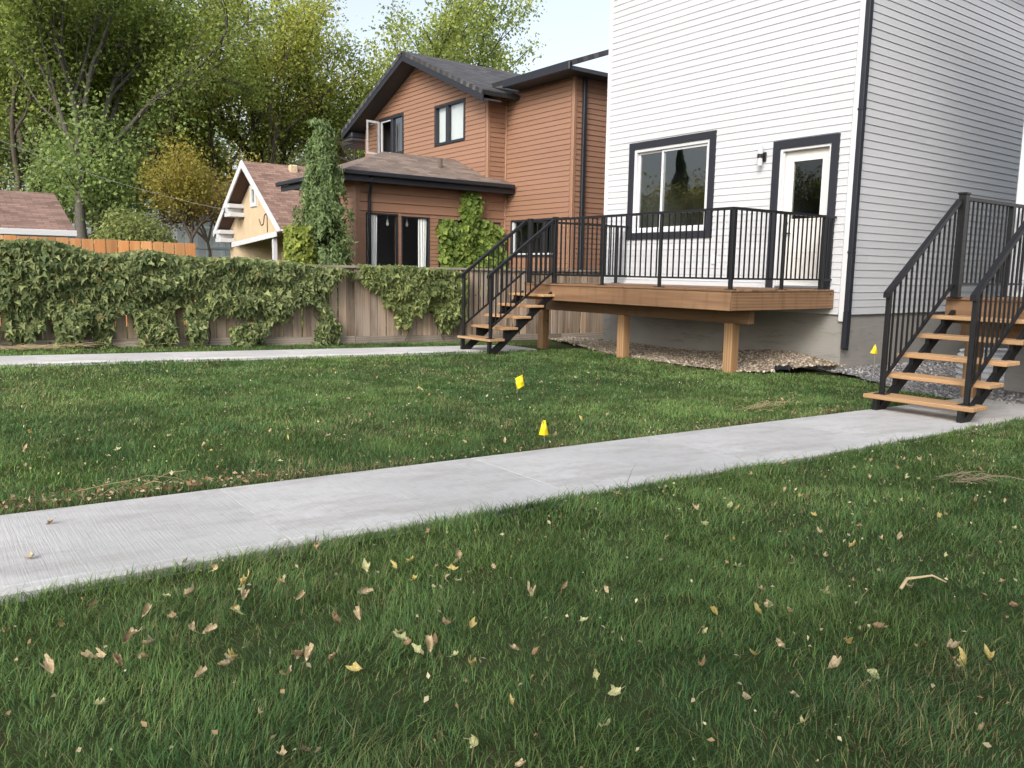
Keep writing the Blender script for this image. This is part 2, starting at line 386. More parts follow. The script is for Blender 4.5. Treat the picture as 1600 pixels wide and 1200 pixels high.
def wall(parent, axis, plane, out, a0, a1, z0, z1, holes, mat, thick=.14, outline=None):
    """wall core with real openings (holes: a0, a1, zb, zt)"""
    b = MB(); As = sorted({a0, a1, *[h[0] for h in holes], *[h[1] for h in holes]}); Zs = sorted({z0, z1, *[h[2] for h in holes], *[h[3] for h in holes]})
    inn = plane - out*thick
    P = (lambda a, d, z: (a, d, z)) if axis == 'x' else (lambda a, d, z: (d, a, z))
    if outline:
        b.prism([P(a, plane, z) for a, z in outline], (0, -out*thick, 0) if axis == 'x' else (-out*thick, 0, 0))
    else:
        hole = lambda a, z: any(h[0] < a < h[1] and h[2] < z < h[3] for h in holes)
        for i in range(len(As)-1):
            for j in range(len(Zs)-1):
                if hole((As[i]+As[i+1])/2, (Zs[j]+Zs[j+1])/2): continue
                for d in (plane, inn): b.add([P(As[i], d, Zs[j]), P(As[i+1], d, Zs[j]), P(As[i+1], d, Zs[j+1]), P(As[i], d, Zs[j+1])], [(0, 1, 2, 3)])
        for h in holes + [(a0, a1, z0, z1)]:
            q = [(h[0], h[2]), (h[1], h[2]), (h[1], h[3]), (h[0], h[3])]
            for k in range(4):
                (p, r), (s, t) = q[k], q[(k+1) % 4]
                b.add([P(p, plane, r), P(s, plane, t), P(s, inn, t), P(p, inn, r)], [(0, 1, 2, 3)])
    return b.build('wall', mat, parent)
def spans(a0, a1, holes):
    def f(za, zb):
        out = [(a0, a1)]
        for h in holes:
            if za < h[3]-.004 and zb > h[2]+.004:
                nx = []
                for p, q in out:
                    if h[0] > p: nx.append((p, min(q, h[0])))
                    if h[1] < q: nx.append((max(p, h[1]), q))
                out = [s for s in nx if s[1]-s[0] > .03]
        return out
    return f
def roofplane(b, pts, uvs, th=.06):
    """closed slab from a planar outline; UVs in metres along eave / up slope"""
    n = len(pts); A = Vector(pts[0]); nr = (Vector(pts[1])-A).cross(Vector(pts[-1])-A).normalized()
    if nr.z < 0: nr = -nr
    k = len(b.v)
    if b.uv is None: b.uv = []
    b.v += [tuple(Vector(p)) for p in pts] + [tuple(Vector(p)-nr*th) for p in pts]; b.uv += list(uvs)*2
    b.f += [tuple(range(k, k+n)), tuple(range(k+n, k+2*n))[::-1]] + [(k+i, k+(i+1) % n, k+n+(i+1) % n, k+n+i) for i in range(n)]
def pane_box(parent, axis, plane, out, a0, a1, z0, z1, depth, mat, name='room_lining'):
    """the lined room behind a window: open towards the glass"""
    b = MB(); inn = plane-out*depth
    P = (lambda a, d, z: (a, d, z)) if axis == 'x' else (lambda a, d, z: (d, a, z))
    b.add([P(a0, inn, z0), P(a1, inn, z0), P(a1, inn, z1), P(a0, inn, z1)], [(0, 1, 2, 3)])
    q = [(a0, z0), (a1, z0), (a1, z1), (a0, z1)]
    for k in range(4):
        (p, r), (s, t) = q[k], q[(k+1) % 4]
        b.add([P(p, plane, r), P(s, plane, t), P(s, inn, t), P(p, inn, r)], [(0, 1, 2, 3)])
    return b.build(name, mat, parent)
def frame_ring(b, axis, plane, d0, d1, a0, a1, z0, z1, wd):
    """rectangular ring between depths d0..d1 (towards -Y or +X absolute coords)"""
    lo, hi = min(d0, d1), max(d0, d1)
    for (p, q, r, s) in ((a0, a1, z0, z0+wd), (a0, a1, z1-wd, z1), (a0, a0+wd, z0+wd, z1-wd), (a1-wd, a1, z0+wd, z1-wd)):
        if axis == 'x': b.box(p, q, lo, hi, r, s, .003)
        else: b.box(lo, hi, p, q, r, s, .003)
    return b
def pane(parent, axis, d, a0, a1, z0, z1, mat):
    b = MB()                                                  # faces -Y on an 'x' wall, +X on a 'y' wall
    if axis == 'x': b.add([(a0, d, z0), (a1, d, z0), (a1, d, z1), (a0, d, z1)], [(0, 1, 2, 3)])
    else: b.add([(d, a0, z0), (d, a1, z0), (d, a1, z1), (d, a0, z1)], [(0, 1, 2, 3)])
    return b.build('pane', mat, parent)

# ------------------------------------------------------------------ the white house with the deck
E0 = .104
WX0, WX1, WY0, SB = -11.22, -6.31, 10.49, .555      # left end, near corner, rear wall plane, bottom of the siding
def white_house():
    H = thing('white_house', (-8.8, 12.5, -.25), 'tall white vinyl sided house with charcoal framed window behind the wooden deck', 'house', 'white sided twin houses')
    top = 6.3
    win = (-10.60, -8.69, 1.67, 3.337); door = (-7.605, -6.54, .90, 3.035); tw = .115
    holes = [(win[0]+tw-.005, win[1]-tw+.005, win[2]+tw-.005, win[3]-tw+.005), (door[0]+tw-.005, door[1]-tw+.005, door[2]-.02, door[3]-tw+.005)]
    MB().box(WX0+.03, WX1-.03, WY0+.03, 18.6, -1.2, SB, 0).build('foundation', PARGE, H)
    w1 = wall(H, 'x', WY0+.002, -1, WX0, WX1, SB, top, holes, WTRIM); w1.name = 'wall'
    planks(w1, 'x', WY0, -1, spans(WX0+.07, WX1-.07, [(h[0]-tw*.6, h[1]+tw*.6, h[2]-tw*.6, h[3]+tw*.6) for h in holes]), SB, top, E0, WHITE, seam=3.66, phase=.9)
    w2 = wall(H, 'y', WX1-.002, 1, WY0+.16, 18.6, SB, top, [], WTRIM)
    planks(w2, 'y', WX1, 1, spans(WY0+.07, 18.6, []), SB, top, E0, WHITE, seam=3.66)
    MB().box(WX0, WX0+.12, WY0+.17, 18.6, SB, top).build('wall', WHITE, H)
    MB().box(WX0, WX1, 18.45, 18.6, SB, top).build('wall', WHITE, H)
    for xa, xb, ya, yb in ((WX1-.075, WX1+.022, WY0-.022, WY0+.075), (WX0-.012, WX0+.072, WY0-.022, WY0+.075)):
        b = MB().box(xa, xb, ya, yb, SB-.10, top, .012); b.build('corner_post', WTRIM, H)
    # window
    fr = MB()
    x0, x1, z0, z1 = win
    for pts in ([(x0, z0), (x1, z0), (x1-tw, z0+tw), (x0+tw, z0+tw)], [(x0, z1), (x0+tw, z1-tw), (x1-tw, z1-tw), (x1, z1)],
                [(x0, z0+.001), (x0+tw, z0+tw), (x0+tw, z1-tw), (x0, z1-.001)], [(x1, z0+.001), (x1, z1-.001), (x1-tw, z1-tw), (x1-tw, z0+tw)]):
        MB().prism([(a, WY0-.034, z) for a, z in pts], (0, .034, 0)).build('window_trim', BLACKTRIM, H)
    ix0, ix1, iz0, iz1 = x0+tw, x1-tw, z0+tw, z1-tw
    wf = frame_ring(MB(), 'x', 0, WY0-.012, WY0+.10, ix0, ix1, iz0, iz1, .055).build('window_frame', WTRIM, H)
    xm = -9.85
    b = MB(); frame_ring(b, 'x', 0, WY0+.045, WY0+.085, ix0+.055, xm+.02, iz0+.055, iz1-.055, .035).build('sash', WTRIM, wf)
    b = MB(); frame_ring(b, 'x', 0, WY0+.02, WY0+.044, xm-.02, ix1-.055, iz0+.055, iz1-.055, .04).build('sash', WTRIM, wf)
    pane(wf, 'x', WY0+.062, ix0+.09, xm-.015, iz0+.09, iz1-.09, GLASS)
    pane(wf, 'x', WY0+.030, xm+.02, ix1-.095, iz0+.095, iz1-.095, GLASS)
    pane_box(H, 'x', WY0+.14, -1, -11.0, -8.2, 1.0, 3.5, 3.2, ROOM)
    b = MB().box(-8.93, -8.86, WY0+.12, WY0+.125, 2.75, 3.1); b.build('window_sticker', CURT, wf)
    # door
    x0, x1, z0, z1 = door
    for pts in ([(x0, z1), (x0+tw, z1-tw), (x1-tw, z1-tw), (x1, z1)], [(x0, z0), (x0+tw, z0), (x0+tw, z1-tw), (x0, z1-.001)], [(x1-tw, z0), (x1, z0), (x1, z1-.001), (x1-tw, z1-tw)]):
        MB().prism([(a, WY0-.034, z) for a, z in pts], (0, .034, 0)).build('door_trim', BLACKTRIM, H)
    b = MB(); jx0, jx1, jz1 = x0+tw, x1-tw, z1-tw
    b.box(jx0, jx0+.04, WY0-.012, WY0+.12, z0, jz1, .003).box(jx1-.04, jx1, WY0-.012, WY0+.12, z0, jz1, .003).box(jx0+.04, jx1-.04, WY0-.012, WY0+.12, jz1-.04, jz1, .003)
    b.box(jx0+.04, jx0+.052, WY0+.02, WY0+.118, z0, jz1-.04).box(jx1-.052, jx1-.04, WY0+.02, WY0+.118, z0, jz1-.04); b.build('door_frame', WTRIM, H)
    MB().box(jx0+.04, jx1-.04, WY0-.03, WY0+.11, z0, z0+.035, .006).build('threshold', STEEL, H)
    dx0, dx1, dz0, dz1 = jx0+.055, jx1-.055, z0+.04, jz1-.045; gx0, gx1, gz0, gz1 = dx0+.13, dx1-.115, 1.90, dz1-.14; dy = WY0+.07
    b = MB()
    for (p, q, r, s) in ((dx0, gx0, dz0, dz1), (gx1, dx1, dz0, dz1), (gx0, gx1, gz1, dz1), (gx0, gx1, dz0, gz0)): b.box(p, q, dy, dy+.045, r, s)
    d = b.build('door', CREAM, H)
    b = MB(); frame_ring(b, 'x', 0, dy-.012, dy+.01, gx0-.02, gx1+.02, gz0-.02, gz1+.02, .028).build('lite_frame', CREAM, d)
    pane(d, 'x', dy+.012, gx0, gx1, gz0, gz1, GLASSD)
    for za, zb in ((1.42, 1.80), (1.0, 1.36)):
        b = MB(); frame_ring(b, 'x', 0, dy-.008, dy+.002, gx0-.01, gx1+.01, za, zb, .02).build('door_panel', CREAM, d)
    for z, r in ((1.85, .03), (1.70, .028)):
        MB().tube([(dx0+.06, dy-.03, z), (dx0+.06, dy, z)], r, 12).build('door_lock' if z > 1.8 else 'door_handle', BLACK, d)
    MB().bar((dx0+.06, dy-.04, 1.70), (dx0+.17, dy-.045, 1.70), .014, .02).build('door_handle', BLACK, d)
    pane_box(H, 'x', WY0+.15, -1, -7.7, -6.45, .9, 3.1, 3.2, ROOMD)
    # sconce, outlet, downpipe
    lx, ly = -7.77, WY0-.11
    sc = MB().box(lx-.045, lx+.045, WY0-.045, WY0-.012, 2.77, 2.90, .004).build('wall_lamp', BLACK, H)
    MB().bar((lx, WY0-.04, 2.84), (lx, ly, 2.84), .03, .03).build('lamp_arm', BLACK, sc)
    MB().tube([(lx, ly, 2.81), (lx, ly, 2.87)], .043, 14).build('lamp_collar', BLACK, sc)
    for za, zb in ((2.872, 2.985), (2.70, 2.808)): MB().tube([(lx, ly, za), (lx, ly, zb)], .037, 14).build('lamp_shade', WTRIM, sc)
    MB().box(-8.67, -8.575, WY0-.028, WY0-.010, 1.25, 1.39, .004).build('outlet_cover', WTRIM, H)
    b = MB(); px = WX1+.045
    b.box(px-.035, px+.035, WY0-.028, WY0+.062, .60, 6.0, .006); o = b.build('downpipe', BLACKTRIM, H)
    MB().prism([(px-.035, WY0-.028, .60), (px-.035, WY0+.062, .60), (px-.035, WY0+.050, .06), (px-.035, WY0-.03, .10)], (.07, 0, 0)).build('downpipe_outlet', BLACKTRIM, H)
    for z in (1.4, 3.3, 5.0): MB().box(px-.04, px+.036, WY0-.034, WY0+.066, z, z+.03, .003).build('downpipe_strap', BLACKTRIM, H)
    # roof above the frame
    xm = (WX0+WX1)/2; b = MB()
    for sx in (-1, 1):
        xe = xm+sx*(WX1-WX0+.7)/2; z0 = top-.12; z1 = top+1.3
        roofplane(b, [(xe, WY0-.35, z0), (xe, 18.9, z0), (xm, 18.9, z1), (xm, WY0-.35, z1)], [(0, 0), (8.8, 0), (8.8, 3), (0, 3)], .16)
    b.build('roof', SHD, H)
    MB().prism([(WX0, WY0+.002, top), (WX1, WY0+.002, top), (xm, WY0+.002, top+1.15)], (0, .14, 0)).build('gable', WHITE, H)
    MB().box(WX1-.02, WX1+.33, WY0-.3, 18.8, top-.34, top-.20, 0).build('eave', WTRIM, H)
    return H
white_house()

TWX, TWY = -4.10, 10.20
def twin_house():
    H = thing('white_house', (-1.2, 12.5, -.25), 'white vinyl sided house cut off by the right edge behind the near stairs', 'house', 'white sided twin houses')
    top = 6.3; x1 = 1.4
    MB().box(TWX+.03, x1-.03, TWY+.03, 18.3, -1.2, SB, 0).build('foundation', PARGE, H)
    w1 = wall(H, 'x', TWY+.002, -1, TWX, x1, SB, top, [], WTRIM)
    planks(w1, 'x', TWY, -1, spans(TWX+.07, x1-.07, []), SB, top, E0, WHITE)
    MB().box(TWX, TWX+.12, TWY+.17, 18.3, SB, top).build('wall', WHITE, H)
    MB().box(x1-.12, x1, TWY+.17, 18.3, SB, top).build('wall', WHITE, H)
    MB().box(TWX-.022, TWX+.085, TWY-.022, TWY+.075, SB-.1, top, .012).build('corner_post', WTRIM, H)
    xm = (TWX+x1)/2; b = MB()
    for sx in (-1, 1):
        xe = xm+sx*(x1-TWX+.7)/2
        roofplane(b, [(xe, TWY-.35, top-.12), (xe, 18.6, top-.12), (xm, 18.6, top+1.4), (xm, TWY-.35, top+1.4)], [(0, 0), (8.8, 0), (8.8, 3), (0, 3)], .16)
    b.build('roof', SHD, H)
    MB().prism([(TWX, TWY+.002, top), (x1, TWY+.002, top), (xm, TWY+.002, top+1.2)], (0, .14, 0)).build('gable', WHITE, H)
twin_house()
def window_well():
    b = MB(); n = 56; m = 26; cx, cy, r = TWX, 11.25, .78
    for i in range(n+1):
        z = -.42+i*.58/n; rr = r+.020*math.sin(i*math.pi*2/7)
        for j in range(m+1):
            t = math.pi*j/m+math.pi/2; b.v.append((cx+rr*1.15*math.cos(t), cy+rr*math.sin(t), z))
    for i in range(n):
        for j in range(m): a = i*(m+1)+j; b.f.append((a, a+1, a+m+2, a+m+1))
    o = b.build('window_well', m_plain('bright_galvanised', (.72, .73, .74), .35, .5, .35), None, True)
    md = o.modifiers.new('thickness', 'SOLIDIFY'); md.thickness = .006
    tag(o, 'silvery corrugated window well between the two white houses', 'window well')
window_well()

# ------------------------------------------------------------------ railings
def baluster(par, x, y, z0, z1): piece('baluster', BLACK, par, x-.008, x+.008, y-.008, y+.008, z0, round(z1, 3), 0)
def post(par, x, y, z0, z1, wd=.038, cap=False, plate=True):
    p = piece('rail_post', BLACK, par, x-wd/2, x+wd/2, y-wd/2, y+wd/2, z0, z1, .003)
    if plate: piece('base_plate', BLACK, p, x-.055, x+.055, y-.055, y+.055, z0, z0+.010, .002)
    if cap: piece('post_cap', BLACK, p, x-wd*.62, x+wd*.62, y-wd*.62, y+wd*.62, z1, z1+.022, .006)
def guard(par, A, B, zt, zb, posts, zd, step=.102, top_h=.034, bal=True):
    """level guard rail between A and B (x, y)"""
    A = Vector((*A, 0)); B = Vector((*B, 0)); d = (B-A); L = d.length; d.normalize()
    MB().bar(A+Vector((0, 0, zt-top_h/2)), B+Vector((0, 0, zt-top_h/2)), .048, top_h).build('top_rail', BLACK, par)
    MB().bar(A+Vector((0, 0, zb)), B+Vector((0, 0, zb)), .026, .024).build('bottom_rail', BLACK, par)
    ps = sorted(posts); n = int(L/step)
    for i in range(n+1):
        s = (i+.5)*L/(n+1)
        if min(abs(s-p) for p in ps) < .035: continue
        q = A+d*s; baluster(par, q.x, q.y, zb+.012, zt-top_h)
def stair(name, label, X0, X1, yfront, run, ztop, rise, n, yd, zd, rail_x, y_low, zl_top, y_top, zt_top, low_off, grp=None):
    base = G(yfront)
    T = thing(name, ((X0+X1)/2, yfront, base), label, 'stairs', grp)
    for i in range(n):
        y = yfront+i*run; z = ztop+i*rise
        piece('tread', CX, T, X0, X1, y, y+.275, z-.038, z, .005)
    for x in rail_x:
        a = Vector((x, yfront+.03, base+.0)); zs = ztop-.05-.07
        y2 = yd-.01; z2 = ztop+rise*(y2-yfront)/run-.17
        y1 = yfront+.10; z1 = base+.01
        MB().prism([(x-.022, y1-.09, z1), (x-.022, y1+.08, z1), (x-.022, y2, z2-.045), (x-.022, y2, z2+.055)], (.044, 0, 0)).build('stringer', BLACK, T)
        MB().box(x-.022, x+.022, yfront+.015, yfront+.075, base, ztop-.039, .002).build('foot', BLACK, T)
        for i in range(1, n):
            y = yfront+i*run; z = ztop+i*rise-.0385; zl = ztop+rise*(y+.05-yfront)/run-.25
            MB().prism([(x-.018, y+.055, z), (x-.018, y+.235, z), (x-.018, y+.235, z-.02), (x-.018, y+.13, z-.05), (x-.018, y+.11, zl), (x-.018, y+.055, zl-.03)], (.036, 0, 0)).build('tread_bracket', BLACK, T)
        # sloping rails
        slope = (zt_top-zl_top)/(y_top-y_low)
        a = Vector((x, y_low-.05, zl_top-.05*slope)); c = Vector((x, y_top-.02, zt_top-.02*slope))
        MB().bar(a, c, .05, .042).build('handrail', BLACK, T)
        l0 = Vector((x, y_low+.02, zl_top+.02*slope-low_off)); l1 = Vector((x, y_top-.02, zt_top-.02*slope-low_off))
        MB().bar(l0, l1, .026, .026).build('lower_rail', BLACK, T)
        p = piece('rail_post', BLACK, T, x-.021, x+.021, y_low-.021, y_low+.021, ztop, zl_top-.012, .003)
        piece('base_plate', BLACK, p, x-.055, x+.055, y_low-.05, y_low+.05, ztop, ztop+.008, .002)
        piece('rail_end_cap', BLACK, T, x-.027, x+.027, y_low-.062, y_low-.05, zl_top-.05*slope-.032, zl_top-.05*slope+.016, .002)
        m = int((y_top-y_low)/.098)
        for i in range(1, m+1):
            y = y_low+(y_top-y_low)*i/(m+1); zz = zl_top+(y-y_low)*slope
            baluster(T, x, y, zz-low_off, zz-.015)
    return T

# ------------------------------------------------------------------ decks and stairs
def deck(name, label, X0, X1, Y0, Y1, zt, beams, posts, guards, newels, rpos, grp='raised wooden decks'):
    D = thing(name, ((X0+X1)/2, (Y0+Y1)/2, G(Y0)), label, 'deck', grp)
    n = int((Y1-Y0)/.14); wd = (Y1-Y0-.0)/n
    for i in range(n): piece('deck_board', WX, D, X0-.012, X1+.012, Y0-.015+i*wd, Y0-.015+(i+1)*wd-.005, zt-.026, zt, .004)
    piece('fascia', WX, D, X0, X1, Y0, Y0+.038, zt-.262, zt-.027, .003)
    piece('fascia', WY, D, X1-.038, X1, Y0+.040, Y1, zt-.262, zt-.027, .003)
    piece('fascia', WY, D, X0, X0+.038, Y0+.040, Y1, zt-.262, zt-.027, .003)
    x = X0+.4
    while x < X1-.2:
        piece('joist', WY, D, x-.019, x+.019, Y0+.040, Y1, zt-.262, zt-.028, 0); x += .4
    for (a, b, y, z0, z1) in beams: piece('beam', WX, D, a, b, y, y+.115, z0, z1, .004)
    for (x, y, z0, z1) in posts: piece('support_post', WZ, D, x-.07, x+.07, y-.07, y+.07, z0, z1, .004)
    for g in guards: guard(D, *g[:2], g[2], g[3], g[4], zt)
    for (x, y, h, wd_, cap) in newels: post(D, x, y, zt, h, wd_, cap)
    return D
ZD = .90
RT, RB = 1.91, 1.035
D1 = deck('wooden_deck', 'brown timber deck with black railing against the white rear wall', -10.62, -6.46, 8.20, WY0-.03, ZD,
     [(-11.1, -6.62, 8.80, .445, .637)], [(-10.93, 8.86, -.6, .445), (-8.97, 8.86, -.6, .445), (-6.93, 8.86, -.6, .445)],
     [((-9.93, 8.25), (-6.51, 8.25), RT, RB, [0, 1.1, 2.23, 3.42]), ((-6.51, 8.25), (-6.51, WY0-.05), RT, RB, [0, 1.05, 1.95]), ((-10.57, 8.25), (-10.57, WY0-.02), RT, RB, [0, 1.95])],
     [(-9.93, 8.25, RT+.0, .062, True), (-10.57, 8.25, RT, .062, True), (-8.83, 8.25, RT-.03, .04, False), (-7.70, 8.25, RT-.03, .04, False), (-6.51, 8.25, RT-.03, .045, False),
      (-6.51, 9.30, RT-.03, .04, False), (-6.51, 10.20, RT-.03, .055, False), (-10.57, 10.2, RT-.03, .045, False)], [])
stair('deck_stairs', 'five open wooden treads on black steel beside the vine covered fence', -10.75, -9.85, 6.97, .248, .07, .166, 5, 8.2, ZD,
      (-10.66, -9.93), 7.03, 1.035, 8.24, 1.895, .80, 'steel and timber stairs')
D2 = deck('wooden_deck', 'small raised timber landing at the top of the near stairs', -4.08, 1.3, 8.67, TWY-.03, .89,
     [(-4.17, 1.2, 9.24, .44, .626)], [(-4.03, 9.30, -.5, .44), (-1.6, 9.30, -.5, .44)],
     [((-3.97, 8.60), (-3.97, TWY-.03), 1.90, 1.03, [0, 1.15]), ((-3.12, 8.72), (1.2, 8.72), 1.90, 1.03, [0, 1.5, 3.0])],
     [(-3.97, 8.63, 1.92, .075, True), (-3.97, 9.75, 1.87, .05, False), (-3.15, 8.72, 1.92, .075, True), (-1.6, 8.72, 1.87, .04, False), (0, 8.72, 1.87, .04, False)], [])
stair('near_stairs', 'five open cedar treads on black steel at the end of the garden path', -4.10, -3.10, 7.24, .286, -.01, .18, 5, 8.66, .89,
      (-3.985, -3.215), 7.37, .965, 8.60, 1.875, .84, 'steel and timber stairs')
for o in bpy.data.objects:
    if o.name.startswith('near_stairs'): o.name = 'deck_stairs'

# ------------------------------------------------------------------ scattered geometry
def inst_mesh(name, mat, parent, tv, tf, P, Rm, scale, cols, smooth=False, origin=None):
    """one mesh of many placed copies of a template: tv (k,3), tf faces (same length), P (n,3), Rm (n,3,3), scale (n,) or (n,3)"""
    n = len(P); k = len(tv); tv = np.asarray(tv, float)
    sc = scale if getattr(scale, 'ndim', 1) == 2 else np.repeat(np.asarray(scale)[:, None], 3, 1)
    V = np.einsum('nij,nkj->nki', Rm, tv[None]*sc[:, None, :]) + P[:, None, :]
    V = V.reshape(-1, 3); c = V.mean(0) if origin is None else np.asarray(origin); V = V-c
    loops = []; starts = []; tot = 0
    fl = np.concatenate([np.asarray(f) for f in tf]); ln = np.array([len(f) for f in tf])
    LI = (fl[None, :]+(np.arange(n)*k)[:, None]).ravel(); LT = np.tile(ln, n); LS = np.concatenate([[0], np.cumsum(LT)[:-1]])
    me = bpy.data.meshes.new(name); me.vertices.add(len(V)); me.vertices.foreach_set('co', V.astype(np.float32).ravel())
    me.loops.add(len(LI)); me.loops.foreach_set('vertex_index', LI.astype(np.int32))
    me.polygons.add(len(LT)); me.polygons.foreach_set('loop_start', LS.astype(np.int32))
    if smooth: me.polygons.foreach_set('use_smooth', np.ones(len(LT), bool))
    me.update(calc_edges=True)
    if cols is not None:
        at = me.color_attributes.new('col', 'FLOAT_COLOR', 'POINT')
        C = np.ones((n, k, 4), np.float32); C[..., :3] = np.asarray(cols)[:, None, :]
        at.data.foreach_set('color', C.ravel())
    me.materials.append(mat)
    return place(bpy.data.objects.new(name, me), parent, c)
def rot_from(nrm, ang, rs):
    """matrices whose local z follows nrm, spun by ang"""
    n = nrm/np.linalg.norm(nrm, axis=1, keepdims=True)
    ref = np.where(np.abs(n[:, 2:3]) < .9, np.array([[0, 0, 1.]]), np.array([[1., 0, 0]]))
    x = np.cross(ref, n); x /= np.linalg.norm(x, axis=1, keepdims=True); y = np.cross(n, x)
    c, s = np.cos(ang)[:, None], np.sin(ang)[:, None]
    return np.stack([c*x+s*y, -s*x+c*y, n], -1)
LEAF_T = np.array([(0, 0, 0), (.32, .42, .10), (0, 1, -.06), (-.32, .42, .10), (0, .45, 0)])
LEAF_F = [(0, 1, 4), (1, 2, 4), (2, 3, 4), (3, 0, 4)]
SLEAF_T = np.array([(0, -.5, 0), (.36, 0, .07), (0, .5, -.05), (-.36, 0, .07)]); SLEAF_F = [(0, 1, 2), (0, 2, 3)]
VINE_T = np.array([(0, 0, 0), (.26, -.14, .06), (.56, .22, .04), (.20, .38, .05), (.36, .78, .0), (0, 1.12, -.16), (-.36, .78, .0), (-.20, .38, .05), (-.56, .22, .04), (-.26, -.14, .06), (0, .4, -.04)])
HOP_T = np.array([(0, 0, 0), (.52, .10, .05), (.26, .46, .05), (0, 1.12, -.14), (-.26, .46, .05), (-.52, .10, .05)]); HOP_F = [(0, 1, 2), (0, 2, 3), (0, 3, 4), (0, 4, 5)]
VINE_F = [(i, (i+1) % 10, 10) for i in range(10)]
def mixcol(a, b, t): return np.asarray(a)[None]*(1-t[:, None])+np.asarray(b)[None]*t[:, None]

def in_poly(x, y, poly):
    r = np.zeros(len(x), bool); n = len(poly)
    for i in range(n):
        (a, b), (c, d) = poly[i], poly[(i+1) % n]
        r ^= ((b > y) != (d > y)) & (x < (c-a)*(y-b)/(d-b+1e-12)+a)
    return r
TANP = [(-12.1, 9.95), (-11.2, 9.75), (-10.26, 9.36), (-9.2, 8.99), (-8.4, 8.90), (-7.83, 8.82), (-6.99, 8.83), (-6.62, 9.18), (-6.52, 9.7), (-6.36, 10.22), (-6.3, 10.55), (-12.1, 10.55)]
GREYP = [(-6.33, 10.55), (-6.3, 10.18), (-5.95, 10.12), (-5.3, 9.62), (-4.7, 9.25), (-4.15, 9.12), (-3.5, 8.95), (-2.9, 8.7), (1.3, 8.6), (1.3, 10.25), (-4.1, 10.25), (-4.1, 17.5), (-6.33, 17.5)]
def gz(x, y, tan):
    h = .010 + .15*np.clip((y-8.9)/1.6, 0, 1)*np.exp(-((x+7.3)/1.0)**2)+.05*np.clip((y-9.2)/1.3, 0, 1)
    h2 = .006+.055*np.clip((y-9.3)/2, 0, 1)
    return Gn(y)+(h if tan else h2)+.02*(value_noise(x+40, y+40, 9, 2.5)-.5)
def gravel(name, poly, mat, cols, tan, n, label, seed):
    rs = np.random.RandomState(seed); xs = [p[0] for p in poly]; ys = [p[1] for p in poly]
    gx = np.arange(min(xs), max(xs)+.1, .12); gy = np.arange(min(ys), max(ys)+.1, .12)
    X, Y = np.meshgrid(gx, gy, indexing='ij'); ok = in_poly(X.ravel()+.06, Y.ravel()+.06, poly).reshape(X.shape)
    Z = gz(X, Y, tan); b = MB(); b.v = np.stack([X, Y, Z], -1).reshape(-1, 3).tolist(); m = len(gy)
    b.f = [(i*m+j, (i+1)*m+j, (i+1)*m+j+1, i*m+j+1) for i in range(len(gx)-1) for j in range(m-1) if ok[i, j]]
    o = b.build(name, mat, None, True); tag(o, label, 'gravel', kind='stuff')
    x = rs.uniform(min(xs), max(xs), n*3); y = rs.uniform(min(ys), min(max(ys), 13.5), n*3); k = in_poly(x, y, poly); x, y = x[k][:n], y[k][:n]
    x += rs.normal(0, .05, len(x)); y += rs.normal(0, .05, len(y))
    P = np.stack([x, y, gz(x, y, tan)+.003], -1)
    T = np.array([(1, 0, 0), (-1, 0, 0), (0, 1, 0), (0, -1, 0), (0, 0, .7), (0, 0, -.7), (.62, .62, .3), (-.62, .6, .28), (.6, -.62, .3), (-.6, -.62, .26)])
    F = [(0, 6, 4), (6, 2, 4), (2, 7, 4), (7, 1, 4), (1, 9, 4), (9, 3, 4), (3, 8, 4), (8, 0, 4)]
    sc = rs.uniform(.008, .021, (len(P), 1))*rs.uniform(.7, 1.3, (len(P), 3))
    C = np.array(cols)[rs.randint(0, len(cols), len(P))]*rs.uniform(.75, 1.2, (len(P), 1))
    inst_mesh('pebbles', DRY, o, T, F, P, rot_from(rs.normal(0, .5, (len(P), 3))+[0, 0, 1], rs.uniform(0, 6.3, len(P)), rs), sc, C)
gravel('gravel', TANP, TAN, [(.47, .40, .31), (.56, .50, .41), (.36, .29, .21), (.60, .56, .50), (.28, .21, .15)], True, 11000, 'tan river gravel under the wooden deck', 5)
gravel('gravel', GREYP, GREYG, [(.30, .30, .31), (.42, .42, .43), (.20, .20, .21), (.50, .49, .47), (.33, .29, .25)], False, 9500, 'grey crushed gravel between the two white houses', 6)
def fabric():
    for k, (x, y, a, lab) in enumerate(((-6.52, 9.45, .5, 'ragged black fabric scrap at the lawn edge of the tan gravel'), (-6.28, 10.0, 2.2, 'crumpled black fabric scrap near the downpipe corner'))):
        rs = random.Random(k); b = MB(); n = 9
        for i in range(n):
            t = i/(n-1)*.20-.10; h = .02+rs.random()*.05
            for s, q in ((-1, 0), (1, 1)):
                b.v.append((x+t*math.cos(a)-s*.05*math.sin(a), y+t*math.sin(a)+s*.05*math.cos(a), G(y)+.03+h*q+rs.random()*.03))
        b.f = [(2*i, 2*i+1, 2*i+3, 2*i+2) for i in range(n-1)]
        o = b.build('landscape_fabric', BLACKTRIM, None); o.modifiers.new('thickness', 'SOLIDIFY').thickness = .006
        tag(o, lab, 'fabric', 'landscape fabric scraps')
fabric()

